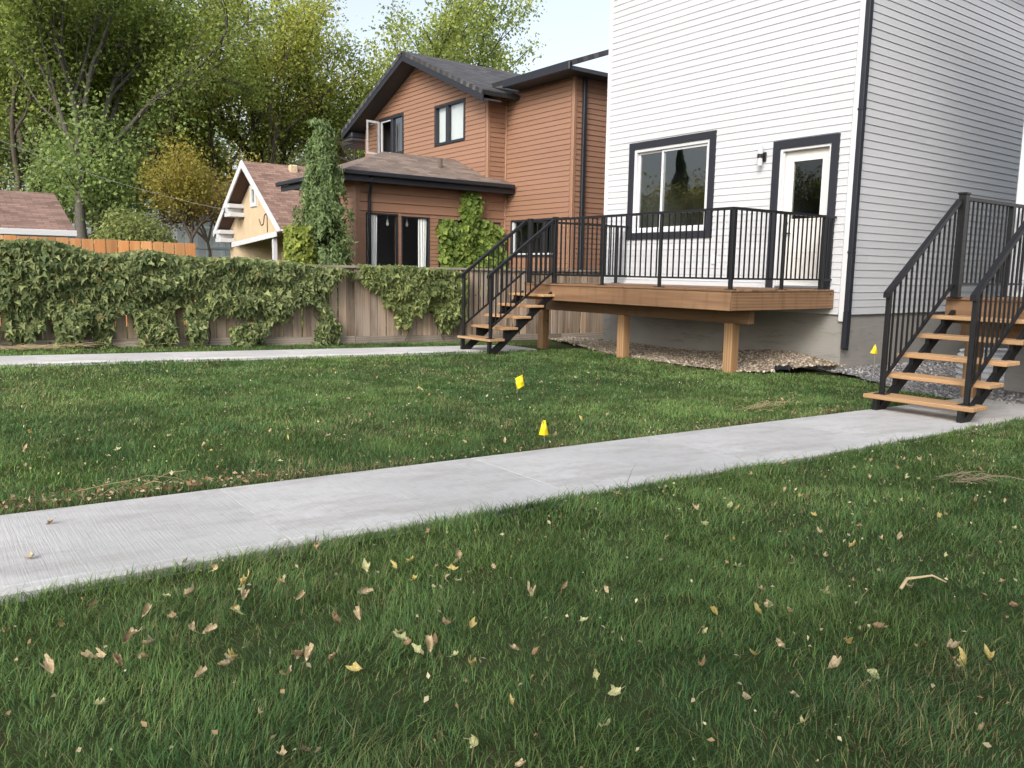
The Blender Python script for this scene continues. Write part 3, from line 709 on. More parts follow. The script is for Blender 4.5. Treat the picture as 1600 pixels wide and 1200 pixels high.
# ------------------------------------------------------------------ wooden fence with vines
FX = -12.4; FT = 1.135
def fence():
    F = thing('wooden_fence', (FX, 6, G(6)), 'weathered brown board fence with vines running behind the deck', 'fence')
    rs = random.Random(4); y = -3.2
    while y < 15.5:
        wd = rs.choice((.138, .138, .14, .132)); top = FT-.045+rs.uniform(-.006, .004); ox = rs.uniform(-.006, .006); gap = rs.choice((.006, .009, .013, .018, .026))
        piece('fence_board', FZ, F, FX-.019+ox, FX+ox, y, y+wd, round(G(y)+.10+rs.uniform(-.01, .01), 2), round(top, 3), .003); y += wd+gap
    for y in np.arange(-3.1, 15, 2.4): piece('fence_post', FZ, F, FX-.13, FX-.04, y, y+.09, G(y)-.2, FT-.03, .004)
    piece('cap_rail', FY, F, FX-.09, FX+.045, -3.2, 6.02, FT-.04, FT, .004); piece('cap_rail', FY, F, FX-.09, FX+.045, 6.03, 15.5, FT-.05, FT-.008, .004)
    piece('rail', FY, F, FX-.058, FX-.022, -3.2, 15.5, FT-.25, FT-.16, 0)
    for a, b in ((-3.2, 1.5), (1.5, 6.0), (6.0, 10.5), (10.5, 15.5)):
        q = MB().prism([(FX+.007, a, G(a)-.05), (FX+.007, b-.01, G(b)-.05), (FX+.007, b-.01, G(b)+.11), (FX+.007, a, G(a)+.11)], (.03, 0, 0)); q.build('kick_board', FY, F)
fence()
def vine(name, label, pts, nrm, size, cols, stems, seed, base, grp=None, mat=LEAF, tilt=.8, tpl=None):
    rs = np.random.RandomState(seed); n = len(pts)
    V = thing(name, base, label, 'vine', grp)
    N = np.asarray(nrm)[None]+rs.normal(0, tilt, (n, 3))+np.array([[0, 0, .35]])
    Rm = rot_from(N, rs.normal(math.pi, .6, n), rs)
    t = rs.rand(n)**1.4; C = mixcol(cols[0], cols[1], t)*rs.uniform(.7, 1.25, (n, 1))
    if len(cols) > 2:
        k = rs.rand(n) < .018; C[k] = np.array(cols[2])*rs.uniform(.7, 1.2, (k.sum(), 1))
    tv, tf = tpl or (VINE_T, VINE_F)
    o = inst_mesh('foliage', mat, V, tv, tf, pts, Rm, (.45+.95*rs.rand(n)**1.3)[:, None]*size*rs.uniform([.7, .85, .5], [1.2, 1.15, 2.2], (n, 3)), C); o['kind'] = 'stuff'
    for s in stems: MB().tube(s, [.009-.006*i/(len(s)-1) for i in range(len(s))], 5).build('stem', BARK, V)
def fence_vines():
    rs = np.random.RandomState(21); n = 60000
    def sample(y0, y1, f, n):
        y = rs.uniform(y0, y1, n); h = rs.uniform(0, 1.75, n); k = f(y, h); y, h = y[k], h[k]
        bulge = .07+.20*value_noise(y+20, h*1.4+20, 5, 3.2)**1.2+.07*value_noise(y+20, h*1.4+20, 6, 9); x = FX+.02+bulge*rs.rand(len(y))**.6
        over = h+Gn(y) > FT-.02; x = np.where(over, FX-.25+rs.rand(len(y))*.5, x)
        return np.stack([x, y, Gn(y)+h], -1)
    def left(y, h):
        top = 1.22+.20*np.clip((4.9-y)/5, 0, 1)+.16*(value_noise(y+9, y*0+3, 2, 1.6)-.4)+.13*np.clip((1.9-y)/1.2, 0, 1)
        nz = value_noise(y+30, h+30, 7, 2.6); nz2 = value_noise(y+11, h+50, 8, 7)
        bot = np.where(y < 4.4, -.1, .30+.5*np.clip((y-4.4)/.5, 0, 1)-.2*np.sin((y-4.3)*3.3)); bot = bot+.25*(nz-.5)+.22*(nz2-.5)
        strand = (np.abs(y-5.42-.08*np.sin(h*6)) < .10+.10*(h < .35)) & (h < .8)
        gap = np.zeros(len(y), bool)
        for yc, w, hm in ((2.45, .17, .50), (2.0, .10, .24), (3.72, .20, .45), (.95, .09, .55), (3.2, .10, .60), (1.5, .08, .22)): gap |= (np.abs(y-yc) < w*(1.25-.5*h/hm)) & (h < hm)
        bot = bot-.10*(value_noise(y+2, y*0+1, 14, 14) > .72); thin = (h < .7) & (nz < .17) 
        d = .55+.6*nz2; return ((h < top) & (h > bot) & ~gap & ~thin & (rs.rand(len(y)) < d)) | (strand & (rs.rand(len(y)) < .8))
    def right(y, h):
        top = 1.27+.08*value_noise(y+9, y*0+3, 2, 3)-.05*np.clip((y-7.4)/.6, 0, 1); nz = value_noise(y+30, h+30, 12, 3)
        bot = np.where(y < 6.5, 1.12-.9*np.clip((y-6.1)/.9, 0, 1)*.6, .80-.30*np.clip((y-6.5)/.8, 0, 1))+.35*(nz-.5)
        bot = bot-.16*value_noise(y+2, y*0+1, 14, 12); s1 = (np.abs(y-6.95+.25*(.7-h)) < .13) & (h > .28) & (h < .8); s2 = (np.abs(y-7.72) < .06) & (h > .2) & (h < .7)
        return ((h < top) & (h > bot)) | ((s1 | s2) & (rs.rand(len(y)) < .55))
    P1 = sample(-3.0, 5.95, left, 105000); P2 = sample(6.08, 8.12, right, 24000)
    def stemset(ys, seed):
        r = random.Random(seed); out = []
        for y in ys:
            p = []; yy = y
            for i in range(9): p.append((FX+.05+r.random()*.06, yy, G(y)+.02+i*.15)); yy += r.uniform(-.12, .12)
            out.append(p)
        return out
    vine('climbing_vine', 'dense dark green vine covering the left stretch of wooden fence', P1, (1, -.25, .1), .074, [(.09, .135, .058), (.40, .44, .20), (.38, .33, .15)], stemset((-2, -.8, .3, 1.1, 2.2, 2.9, 3.6, 5.4), 1), 3, (FX, 1.5, G(1.5)), 'vines on the wooden fence', tpl=(HOP_T, HOP_F))
    vine('climbing_vine', 'hanging green vine on the fence just left of the deck stairs', P2, (1, -.25, .1), .070, [(.095, .14, .056), (.42, .46, .18), (.36, .33, .13)], stemset((6.9, 7.7), 2), 4, (FX, 7, G(7)), 'vines on the wooden fence', tpl=(HOP_T, HOP_F))
fence_vines()

# ------------------------------------------------------------------ brown neighbour house
EB = .113
def brown_house():
    Hh = thing('brown_house', (-18, 14, -.3), 'two storey brown vinyl sided house with dark trim beyond the fence', 'house')
    A0, A1, AY = -22.74, -16.38, 11.45; BX, BY = -13.9, 12.0; CX0, CY = -19.2, 8.0; top = 5.30; zb = -.2; back = 19
    # front gable wall (upper storey)
    w1z = [(-21.87, -20.42, 4.28, 5.36), (-18.78, -17.34, 4.27, 5.29)]
    xm = (A0+A1)/2; pk = top+.42*(A1-A0)/2
    cw = wall(Hh, 'x', AY+.002, -1, A0, A1, zb, pk, w1z, BTRIM)
    def gsp(za, zb_):
        lim = (pk-zb_)/.42; a0, a1 = max(A0+.08, xm-lim), min(A1-.08, xm+lim)
        return [s for s in spans(a0, a1, w1z)(za, zb_) if s[1] > s[0]] if a1 > a0 else []
    cw.data.clear_geometry(); b = MB()
    for (p, q, r, s) in ((A0, A1, zb, 4.27), (A0, w1z[0][0], 4.27, top), (w1z[0][1], w1z[1][0], 4.27, 5.37), (w1z[1][1], A1, 4.27, top), (w1z[1][0], w1z[1][1], 5.29, 5.37), (w1z[0][0], w1z[0][1], 5.36, 5.37)):
        b.box(p, q, AY+.002, AY+.14, r, s)
    cw.data.from_pydata((np.array(b.v)-np.array(cw['wl'])).tolist(), [], b.f); cw.data.materials.clear(); cw.data.materials.append(BTRIM)
    MB().prism([(A0+.4, AY+.002, 5.372), (A1-.4, AY+.002, 5.372), (xm, AY+.002, pk)], (0, .138, 0)).build('gable', BTRIM, Hh)
    planks(cw, 'x', AY, -1, gsp, 2.9, pk-.1, EB, BROWN, t=.021)
    # return wall, wing wall and side wall
    cr = wall(Hh, 'y', A1-.002, 1, AY+.14, BY, zb, top, [], BTRIM); planks(cr, 'y', A1, 1, spans(AY+.07, BY-.01, []), 2.9, top, EB, BROWN, t=.021)
    wB = (-16.12, -14.45, 1.42, 2.30)
    cb = wall(Hh, 'x', BY+.002, -1, A1, BX, zb, top, [wB], BTRIM); planks(cb, 'x', BY, -1, spans(A1+.03, BX-.08, [wB]), .60, top, EB, BROWN, t=.021)
    cs = wall(Hh, 'y', BX-.002, 1, BY+.15, back, zb, top, [], BTRIM); planks(cs, 'y', BX, 1, spans(BY+.08, back, []), .60, top, EB, BROWN, t=.021)
    for x, y in ((A1, AY), (BX, BY)): MB().box(x-.07, x+.02, y-.02, y+.07, .5, top, .01).build('corner_post', BTRIM, Hh)
    MB().box(A1-.005, A1+.045, BY-.045, BY-.003, .5, top, .01).build('corner_post', BTRIM, Hh)
    MB().box(A0-.02, A0+.06, AY-.02, AY+.06, 2.9, top-.1, .01).build('corner_post', BTRIM, Hh)
    # left set-back part
    cd = wall(Hh, 'x', 12.5, -1, -24.6, A0, zb, top, [], BTRIM); planks(cd, 'x', 12.498, -1, spans(-24.55, A0, []), 2.9, top, EB, BROWN, t=.021)
    MB().box(A0, A0+.1, AY+.15, back, zb, top).build('wall', BTRIM, Hh)
    # bump-out
    wz = [(8.22, 9.02, .95, 2.30), (9.10, 9.84, .95, 2.27), (10.08, 10.95, .95, 2.25), (11.03, 11.85, .95, 2.25)]
    ct = wall(Hh, 'y', A1-.002, 1, CY+.002, AY+.13, zb, 3.05, [w_ for w_ in wz[:3]], BTRIM)
    planks(ct, 'y', A1, 1, spans(CY+.08, BY-.03, wz), .60, 2.34, .087, BROWN, t=.014); planks(ct, 'y', A1, 1, spans(CY+.08, BY-.03, []), 2.34, 3.02, .195, BROWN, t=.03)
    cf = wall(Hh, 'x', CY, -1, CX0, A1-.15, zb, 3.05, [], BTRIM); planks(cf, 'x', CY-.002, -1, spans(CX0+.05, A1-.08, []), .60, 3.02, EB*1.12, BROWN, t=.017)
    MB().box(A1-.09, A1+.025, CY-.025, CY+.09, .3, 3.05, .01).build('corner_post', BTRIM, Hh)
    # bump-out roof: hip running back to the upper wall
    ex0, ex1, ey, ez = CX0-.45, A1+.43, CY-.44, 3.13; rx = (ex0+ex1)/2; rz = ez+.72; hy = ey+(ex1-ex0)/2; L = AY+.55-ey
    b = MB(); sl = math.hypot(ex1-rx, rz-ez)
    roofplane(b, [(ex1, ey, ez), (ex1, BY-.1, ez), (rx, AY, rz), (rx, hy, rz)][:2]+[(ex1-.43, BY-.1, ez+.43*.72/(ex1-rx)), (ex1-.43, AY, ez+.43*.72/(ex1-rx)), (rx, AY, rz), (rx, hy, rz)],
              [(0, 0), (L, 0), (L, .45), (L-.5, .45), (L-.5, sl), (hy-ey, sl)], .05)
    roofplane(b, [(ex0, ey, ez), (ex1, ey, ez), (rx, hy, rz)], [(0, 0), (ex1-ex0, 0), (rx-ex0, sl)], .05)
    roofplane(b, [(ex0, AY, ez), (ex0, ey, ez), (rx, hy, rz), (rx, AY, rz)], [(0, 0), (L, 0), (L-2, sl), (0, sl)], .05)
    rf = b.build('roof', SHB, Hh)
    MB().box(ex0+.03, ex1-.03, ey+.03, AY, ez-.16, ez-.10).build('soffit', SOFFIT, Hh)
    MB().box(ex1-.03, ex1+.08, ey-.08, BY-.08, ez-.10, ez-.005, .015).build('gutter', BLACKTRIM, Hh)
    MB().box(ex0-.08, ex1-.035, ey-.08, ey+.03, ez-.10, ez-.005, .015).build('gutter', BLACKTRIM, Hh)
    MB().box(ex1-.06, ex1-.02, ey+.02, BY-.03, ez-.22, ez-.101, .004).build('fascia', BLACKTRIM, Hh)
    MB().box(ex0+.02, ex1-.062, ey+.02, ey+.06, ez-.22, ez-.101, .004).build('fascia', BLACKTRIM, Hh)
    b = MB(); dy = CY+.28; b.tube([(ex1+.0, dy-.12, ez-.12), (ex1-.10, dy-.08, ez-.22), (A1+.10, dy, ez-.42), (A1+.07, dy, ez-.55), (A1+.07, dy, -.1)], .036, 8); b.build('downpipe', BLACKTRIM, Hh, True)
    MB().tube([(rx+.9, AY-1.0, rz-.36), (rx+.9, AY-1.0, rz-.16)], .05, 10).build('roof_vent', SHB, Hh)
    # lower windows with curtains and bulbs
    for k, (p, q, r, s) in enumerate(wz[:4]):
        f_ = frame_ring(MB(), 'y', 0, A1-.06, A1+.018, p, q, r, s, .035).build('window_frame', BLACKTRIM, Hh)
        pane(f_, 'y', A1-.008, p+.035, q-.035, r+.035, s-.035, GLASSC if k < 2 else GLASSD)
    pane_box(Hh, 'y', A1-.15, 1, CY+.15, 11.4, .5, 2.6, 2.4, ROOMD)
    for yc, wd in ((8.40, .24), (9.67, .22)):
        b = MB(); n = 26
        for i in range(n+1):
            t = i/n; y = yc-wd/2+wd*t; x = A1-.036+.016*math.sin(t*19)
            b.v += [(x, y+.03*math.sin(t*5), .9), (x, y, 2.28)]
        b.f = [(2*i, 2*i+2, 2*i+3, 2*i+1) for i in range(n)]; b.build('curtain', CURT, Hh, True)
    for yc in (8.86, 9.36):
        MB().tube([(A1-.20, yc, 2.19), (A1-.20, yc, 2.6)], .006, 5).build('bulb_cord', CURT, Hh)
        MB().tube([(A1-.20, yc, 2.19), (A1-.20, yc, 2.16), (A1-.20, yc, 2.10), (A1-.20, yc, 2.06), (A1-.20, yc, 2.045)], [.014, .018, .036, .028, .008], 10).build('light_bulb', BULB, Hh, True)
    # upper windows
    for k, (p, q, r, s) in enumerate(w1z):
        f_ = frame_ring(MB(), 'x', 0, AY-.03, AY+.08, p, q, r, s, .07).build('window_frame', BLACKTRIM, Hh)
        m = (p+q)/2-(.12 if k else -.04); MB().box(m-.055, m+.055, AY-.025, AY+.07, r+.07, s-.07, .004).build('mullion', BLACKTRIM, f_)
        pane(f_, 'x', AY+.03, m+.055, q-.07, r+.07, s-.07, GLASS)
        if k: pane(f_, 'x', AY+.03, p+.07, m-.055, r+.07, s-.07, GLASS)
        pane_box(Hh, 'x', AY+.15, -1, p-.2, q+.2, r-.3, s+.2, 1.8, ROOM if k else ROOMD)
        if k: MB().box(p+.05, q-.05, AY+.10, AY+.11, r+.05, s-.05).build('window_blind', CURT, f_)
        else:   # casement standing open
            MB().box(p+.07, m-.05, AY-.0, AY+.05, r+.07, r+.11).box(p+.07, m-.05, AY, AY+.05, s-.11, s-.07).box(p+.07, p+.11, AY, AY+.05, r+.11, s-.11).build('sash_frame', WTRIM, f_)
            a = Vector((p+.07, AY-.03)); d = Vector((.16, -1.0)).normalized(); Lg = .46
            b = MB()
            for t0, t1, z0, z1 in ((0, .06, r+.07, s-.07), (Lg-.06, Lg, r+.07, s-.07), (.06, Lg-.06, r+.07, r+.13), (.06, Lg-.06, s-.13, s-.07)):
                pp = a+d*t0; b.prism([(pp.x, pp.y, z0), (pp.x+.03, pp.y-.024, z0), (pp.x+.03, pp.y-.024, z1), (pp.x, pp.y, z1)], (d.x*(t1-t0), d.y*(t1-t0), 0))
            cs_ = b.build('casement', WTRIM, f_)
            p1, p2 = a+d*.06, a+d*(Lg-.06)
            MB().add([(p2.x, p2.y, r+.13), (p1.x, p1.y, r+.13), (p1.x, p1.y, s-.13), (p2.x, p2.y, s-.13)], [(0, 1, 2, 3)]).build('casement_pane', GLASS, cs_)
    p, q, r, s = wB
    f_ = frame_ring(MB(), 'x', 0, BY-.03, BY+.08, p, q, r, s, .05).build('window_frame', BLACKTRIM, Hh)
    MB().box(p+.05, p+.11, BY-.02, BY+.06, r+.05, s-.05, .003).box(p+.11, q-.05, BY-.02, BY+.06, r+.05, r+.09, .003).build('sash', WTRIM, f_)
    for xx in (-15.35, -14.85): MB().box(xx-.03, xx+.03, BY-.02, BY+.06, r+.09, s-.05, .003).build('mullion', BLACKTRIM, f_)
    pane(f_, 'x', BY+.03, p+.11, q-.05, r+.09, s-.05, GLASSD); pane_box(Hh, 'x', BY+.15, -1, p-.1, q+.1, r-.2, s+.2, 2, ROOMD)
    # upper roofs
    b = MB(); ov = .55; th = .10
    for sx in (-1, 1):
        xe = xm+sx*((A1-A0)/2+ov); ze = pk+.10-.42*((A1-A0)/2+ov)
        roofplane(b, [(xe, AY-ov, ze), (xe, back, ze), (xm, back, pk+.10), (xm, AY-ov, pk+.10)], [(0, 0), (8, 0), (8, 4), (0, 4)], th)
    b.build('roof', SHD, Hh)
    for sx in (-1, 1):
        xe = xm+sx*((A1-A0)/2+ov); ze = pk-.42*((A1-A0)/2+ov)
        MB().prism([(xe, AY-ov+.01, ze-.15), (xe, AY-ov+.01, ze+.08), (xm, AY-ov+.01, pk+.08), (xm, AY-ov+.01, pk-.15)], (0, .035, 0)).build('rake_board', BLACKTRIM, Hh)
        MB().prism([(xe, AY-ov+.05, ze-.12), (xe, AY-ov+.05, ze-.10), (xm, AY-ov+.05, pk-.10), (xm, AY-ov+.05, pk-.12)], (0, ov-.06, 0)).build('soffit', SOFFIT, Hh)
    MB().box(A0-ov-.05, A0-.03, AY-ov+.1, back, 4.93, 5.09, .02).build('gutter', BLACKTRIM, Hh)
    MB().box(A0-ov, A0-.01, AY-.45, back, 4.86, 4.92).build('soffit', SOFFIT, Hh)
    MB().box(-25.2, A0-ov-.06, 11.95, back, 4.98, 5.12, .02).build('gutter', BLACKTRIM, Hh)
    b = MB(); roofplane(b, [(-25.3, 11.9, 5.15), (A0-.05, 11.9, 5.15), (A0-.05, back, 6.6), (-25.3, back, 6.6)], [(0, 0), (2, 0), (2, 7), (0, 7)], .1); b.build('roof', SHD, Hh)
    b = MB(); roofplane(b, [(A1+.05, BY-.5, 5.46), (BX+.45, BY-.5, 5.46), (BX+.45, back, 8.2), (A1+.05, back, 8.2)], [(0, 0), (3, 0), (3, 7), (0, 7)], .1); b.build('roof', SHD, Hh)
    MB().box(A1+.56, BX+.42, BY-.48, BY, 5.28, 5.36).build('soffit', SOFFIT, Hh); MB().box(A1+.56, BX+.45, BY-.56, BY-.485, 5.26, 5.45, .02).build('gutter', BLACKTRIM, Hh)
    MB().box(BX-.0, BX+.42, BY+.002, back, 5.28, 5.36).build('soffit', SOFFIT, Hh)
    MB().box(BX+.022, BX+.10, BY+.20, BY+.29, .1, 5.28, .01).build('downpipe', BLACKTRIM, Hh)
brown_house()
def house_ivy():
    rs = np.random.RandomState(31); n = 9000; y = rs.uniform(10.05, 12.05, n); z = rs.uniform(.6, 3.0, n)
    nz = value_noise(y+3, z+3, 4, 2.5); e = np.abs(y-10.86)
    k = ((z < 2.30-.22*value_noise(y+1, y*0+5, 3, 5)) & (y > 10.05+.5*(nz-.25)) & (y < 12.1-.4*nz) & ~((np.abs(y-11.0) < .035) & (nz < .6)) & (rs.rand(n) < .62)) | ((e < .20+.10*(nz-.5)) & (z < 2.93-e*.5) & (rs.rand(n) < .9))
    y, z = y[k], z[k]; P = np.stack([-16.36+.10+.22*value_noise(y+7, z+7, 6, 3)*rs.rand(len(y)), y, z], -1)
    st = [[(-16.3, 10.85+.05*math.sin(i), -.2+i*.32) for i in range(10)], [(-16.3, 11.4+.08*math.sin(i), -.2+i*.26) for i in range(9)]]
    vine('wall_ivy', 'bright lime green ivy climbing the brown house up to its eave', P, (1, -.3, .15), .135, [(.10, .17, .035), (.30, .38, .09)], st, 8, (-16.3, 11, -.25), tilt=.4)
house_ivy()

# ------------------------------------------------------------------ background buildings and fences
def cedar_fence():
    F = thing('cedar_fence', (-17, 2, -.05), 'new orange cedar board fence showing above the vine', 'fence'); y = -3.0; rs = random.Random(9)
    while y < 4.7:
        t = 1.585-.012*y
        piece('fence_board', OZ, F, -17.02, -17, y, y+.190, -.1, round(t, 2), .004)
        piece('fence_board', OZ, F, -17.075, -17.055, y+.10, y+.185, -.1, round(t-.02, 2), .004); y += .205
    for z in (.3, 1.3): MB().box(-17.053, -17.022, -3, 4.7, z, z+.08).build('rail', OZ, F)
cedar_fence()
def pale_fence():
    F = thing('pale_fence', (-46, 12, -.3), 'pale blue grey board fence behind the small yellowing tree', 'fence')
    for i, y in enumerate(np.arange(9.5, 16.5, .36)): piece('fence_board', PZ, F, -46.03, -46, y, y+.345, -.5, 3.8+.25*(i % 9 == 4), .006)
    for z in (2.0, 3.1): MB().box(-45.995, -45.95, 9.5, 16.6, z, z+.12).build('rail', PZ, F)
pale_fence()
def garage():
    H = thing('garage', (-25, -1, 0), 'low garage with brown shingle roof and white fascia at the left edge', 'garage')
    ye, x0, x1, ez = 3.42, -27.8, -22.35, 1.86; rx = -24.95; rz = 2.93; ya = -5
    MB().box(x0, x1, ya, ye-.25, -.3, ez+.05).build('wall', STUCCO, H)
    MB().prism([(x0, ye-.25, ez), (x1, ye-.25, ez), (rx, ye-.25, rz-.08)], (0, -.15, 0)).build('gable', STUCCO, H)
    b = MB(); sl = math.hypot(2.9, 1.05)
    for sx, xe in ((1, -22.0), (-1, -27.9)): roofplane(b, [(xe, ya, ez), (xe, ye, ez), (rx, ye, rz), (rx, ya, rz)], [(0, 0), (8.4, 0), (8.4, sl), (0, sl)], .05)
    b.build('roof', SHR, H)
    MB().box(-22.06, -21.96, ya, ye+.03, ez-.13, ez+.01, .01).build('gutter', WTRIM, H); MB().box(-22.10, -22.07, ya, ye, ez-.24, ez-.132, .004).build('fascia', WTRIM, H)
    MB().box(-22.35, -22.1, ya, ye, ez-.22, ez-.18).build('soffit', WTRIM, H)
    MB().tube([(-22.2, 2.9, -.2), (-22.2, 2.9, ez-.24)], .04, 8).build('downpipe', WTRIM, H)
    MB().box(rx-.12, rx+.12, .6, 1.2, rz-.02, rz+.07, .02).build('ridge_vent', STUCCO, H)
garage()
def aframe():
    H = thing('stucco_house', (-29, 13, 0), 'cream stucco house with steep russet gable roof and white bargeboards', 'house')
    rx, rz, gy = -29.5, 4.80, 10.0; xl, zl = -33.0, 2.40; xr, zr = -26.0, 2.30; back = 19; ov = .5
    MB().prism([(xl+.35, gy+ov, -.3), (xr-.35, gy+ov, -.3), (xr-.35, gy+ov, zr+.1), (rx, gy+ov, rz-.25), (xl+.35, gy+ov, zl+.1)], (0, back-gy-ov, 0)).build('wall', STUCCO, H)
    b = MB(); sl = math.hypot(3.5, 2.45)
    roofplane(b, [(xr, gy, zr), (xr, back, zr), (rx, back, rz), (rx, gy, rz)], [(0, 0), (9, 0), (9, sl), (0, sl)], .08)
    roofplane(b, [(xl, gy, zl), (xl, back, zl), (rx, back, rz), (rx, gy, rz)], [(0, 0), (9, 0), (9, sl), (0, sl)], .08); b.build('roof', SHR, H)
    for xe, ze in ((xr, zr), (xl, zl)):
        MB().prism([(xe, gy-.05, ze-.22), (xe, gy-.05, ze+.02), (rx, gy-.05, rz+.03), (rx, gy-.05, rz-.24)], (0, .045, 0)).build('bargeboard', WTRIM, H)
        MB().prism([(xe, gy+.02, ze-.14), (xe, gy+.02, ze-.11), (rx, gy+.02, rz-.11), (rx, gy+.02, rz-.14)], (0, ov, 0)).build('soffit', DARKB, H)
    for x, z in ((-31.55, 3.12), (-32.75, 2.20)):
        k = .7 if x < -30 else .45
        b = MB().box(x, x+.75*k*1.3, gy-.08, gy+ov, z+.12, z+.27, .01).box(x+.3*k, x+.62*k, gy-.07, gy+ov, z-.05, z+.12, .01).box(x+.1*k, x+1.0*k, gy-.06, gy+ov, z-.2, z-.05, .01); b.build('bracket', WTRIM, H)
    f_ = frame_ring(MB(), 'x', 0, gy+ov-.06, gy+ov+.02, -30.1, -29.5, 3.25, 4.0, .14).build('window_frame', WTRIM, H); pane(f_, 'x', gy+ov-.012, -29.96, -29.64, 3.39, 3.86, GLASSD)
    # lean-to porch roof
    b = MB(); roofplane(b, [(-28.6, 9.3, 1.90), (-24.6, 9.3, 2.16), (-25.6, gy+ov, 2.36), (-32.4, gy+ov, 1.98)], [(0, 0), (4, 0), (4, 1.5), (0, 1.5)], .04); b.build('porch_roof', SHR, H)
    MB().prism([(-28.7, 9.27, 1.74), (-24.5, 9.27, 2.01), (-24.5, 9.27, 2.17), (-28.7, 9.27, 1.90)], (0, .04, 0)).build('fascia', WTRIM, H)
    MB().box(-25.05, -24.93, 9.35, 9.47, -.3, 1.97).build('porch_post', WTRIM, H)
    MB().box(xr-.02, xr+.1, gy, back, zr-.14, zr+.0, .02).build('gutter', WTRIM, H)
    MB().box(rx+.22, rx+.42, 11.6, 11.9, rz-.35, rz-.02, .03).build('roof_vent', STUCCO, H)
    pts = [(-28.50, gy+ov-.02, 2.3), (-28.50, gy+ov-.02, 2.85), (-28.60, gy+ov-.02, 2.95), (-28.75, gy+ov-.02, 2.9), (-28.90, gy+ov-.02, 2.6), (-29.10, gy+ov-.02, 2.55), (-29.30, gy+ov-.02, 2.8)]
    MB().tube(pts, .014, 6).build('conduit', DARKB, H, True)
aframe()
def far_roof():
    H = thing('far_house', (-60, 24, 0), 'russet roofed house glimpsed behind the leaning elm trunks', 'house')
    MB().box(-66, -58, 19, 27, -.5, 4.4).build('wall', STUCCO, H); b = MB()
    roofplane(b, [(-57.5, 18.5, 4.3), (-57.5, 27.5, 4.3), (-62, 27.5, 7.2), (-62, 18.5, 7.2)], [(0, 0), (9, 0), (9, 5), (0, 5)], .1)
    roofplane(b, [(-66.5, 18.5, 4.3), (-66.5, 27.5, 4.3), (-62, 27.5, 7.2), (-62, 18.5, 7.2)], [(0, 0), (9, 0), (9, 5), (0, 5)], .1); b.build('roof', SHR, H)
far_roof()
def wires():
    for k, (a, b, lab) in enumerate((((-30, 2.2, 5.0), (-29.2, 9.6, 3.0), 'thin overhead wire running down to the cream stucco gable'), ((-44, 3.0, 6.4), (-40, 16, 4.6), 'thin overhead wire sagging across the far elm trunks'))):
        p = [Vector(a).lerp(Vector(b), i/12)-Vector((0, 0, .25*4*(i/12)*(1-i/12))) for i in range(13)]
        o = MB().tube(p, .008, 5).build('overhead_wire', m_plain('wire_rubber%d' % k, (.25, .25, .26), .6), None); tag(o, lab, 'wire', 'overhead wires')
wires()

# ------------------------------------------------------------------ trees
def tree(name, label, base, height, spread, fork, nlimb, cols, nleaf, lsize, seed, tr=.3, bark=BARK, lean=(0, 0), cat='tree', grp=None, levels=3, upright=1.0, fill=.5, cl=.55, low=0):
    rg = random.Random(seed); rs = np.random.RandomState(seed)
    T = thing(name, base, label, cat, grp); b = MB(); anchors = []
    B = Vector(base)
    def branch(p, d, L, r, lv):
        n = 6; pts = [p]; q = p.copy(); dd = d.copy()
        for i in range(n):
            dd = (dd+Vector((rg.gauss(0, .10), rg.gauss(0, .10), rg.gauss(.03, .07)))).normalized(); q = q+dd*L/n; pts.append(q.copy())
        b.tube(pts, [r*(1-.62*i/n) for i in range(n+1)], 7 if lv < 2 else (5 if lv < 3 else 3), False)
        if lv >= 2 or (lv == 1 and fill > .3):
            for i in range(2 if lv > 1 else 4, n+1): anchors.append((pts[i], lv))
        if lv < levels:
            k = rg.choice((3, 4, 4, 5)) if lv else nlimb
            for j in range(k):
                i = rg.randint(2 if lv else n-1, n); ang = rg.uniform(0, 6.28); o = dd.orthogonal().normalized(); o.rotate(__import__('mathutils').Quaternion(dd, ang))
                sp = rg.uniform(.45, .85)*(1 if lv else spread/height*1.5)
                nd = (dd+o*sp+Vector((0, 0, .12*upright))).normalized()
                branch(pts[i], nd, L*rg.uniform(.52, .75) if lv else (height-fork)*rg.uniform(.55, .75), r*rg.uniform(.42, .6), lv+1)
    d0 = Vector((lean[0], lean[1], 1)).normalized()
    branch(B-Vector((0, 0, .3)), d0, fork, tr, 0)
    b.build('trunk', bark, T, True)
    A = np.array([tuple(a) for a, _ in anchors]); A = A[A[:, 2] > low+rs.uniform(-.8, .8, len(A))]; per = max(1, nleaf//len(A)); n = per*len(A)
    ci = np.repeat(np.arange(len(A)), per); P = A[ci]+rs.normal(0, cl, (n, 3))*np.array([1, 1, .75])
    crt = rs.rand(len(A))*.75; hgt = np.clip((P[:, 2]-base[2])/height, 0, 1.2)
    t = np.clip(crt[ci]*1.15-.12+.30*rs.rand(n)+.3*(hgt-.45), 0, 1)
    C = mixcol(cols[0], cols[1], t)*rs.uniform(.75, 1.25, (n, 1))
    Rm = rot_from(rs.normal(0, .8, (n, 3))+np.array([[0, 0, .6]]), rs.uniform(0, 6.3, n), rs)
    o = inst_mesh('crown', LEAF, T, SLEAF_T, SLEAF_F, P, Rm, rs.uniform(.6, 1.3, n)*lsize, C); o['kind'] = 'stuff'
    return T
EL = 'elms and maples behind the neighbouring houses'
GD, GY = (.09, .12, .045), (.30, .33, .095)
tree('elm_tree', 'tall elm with pale trunk rising behind the garage roof', (-37, 6.1, 0), 15, 9, 6.2, 6, [GD, (0.346, 0.428, 0.115)], 38000, .16, 11, .30, PBARK, (.0, -.02), levels=4, low=5.0, cl=.44, grp=EL)
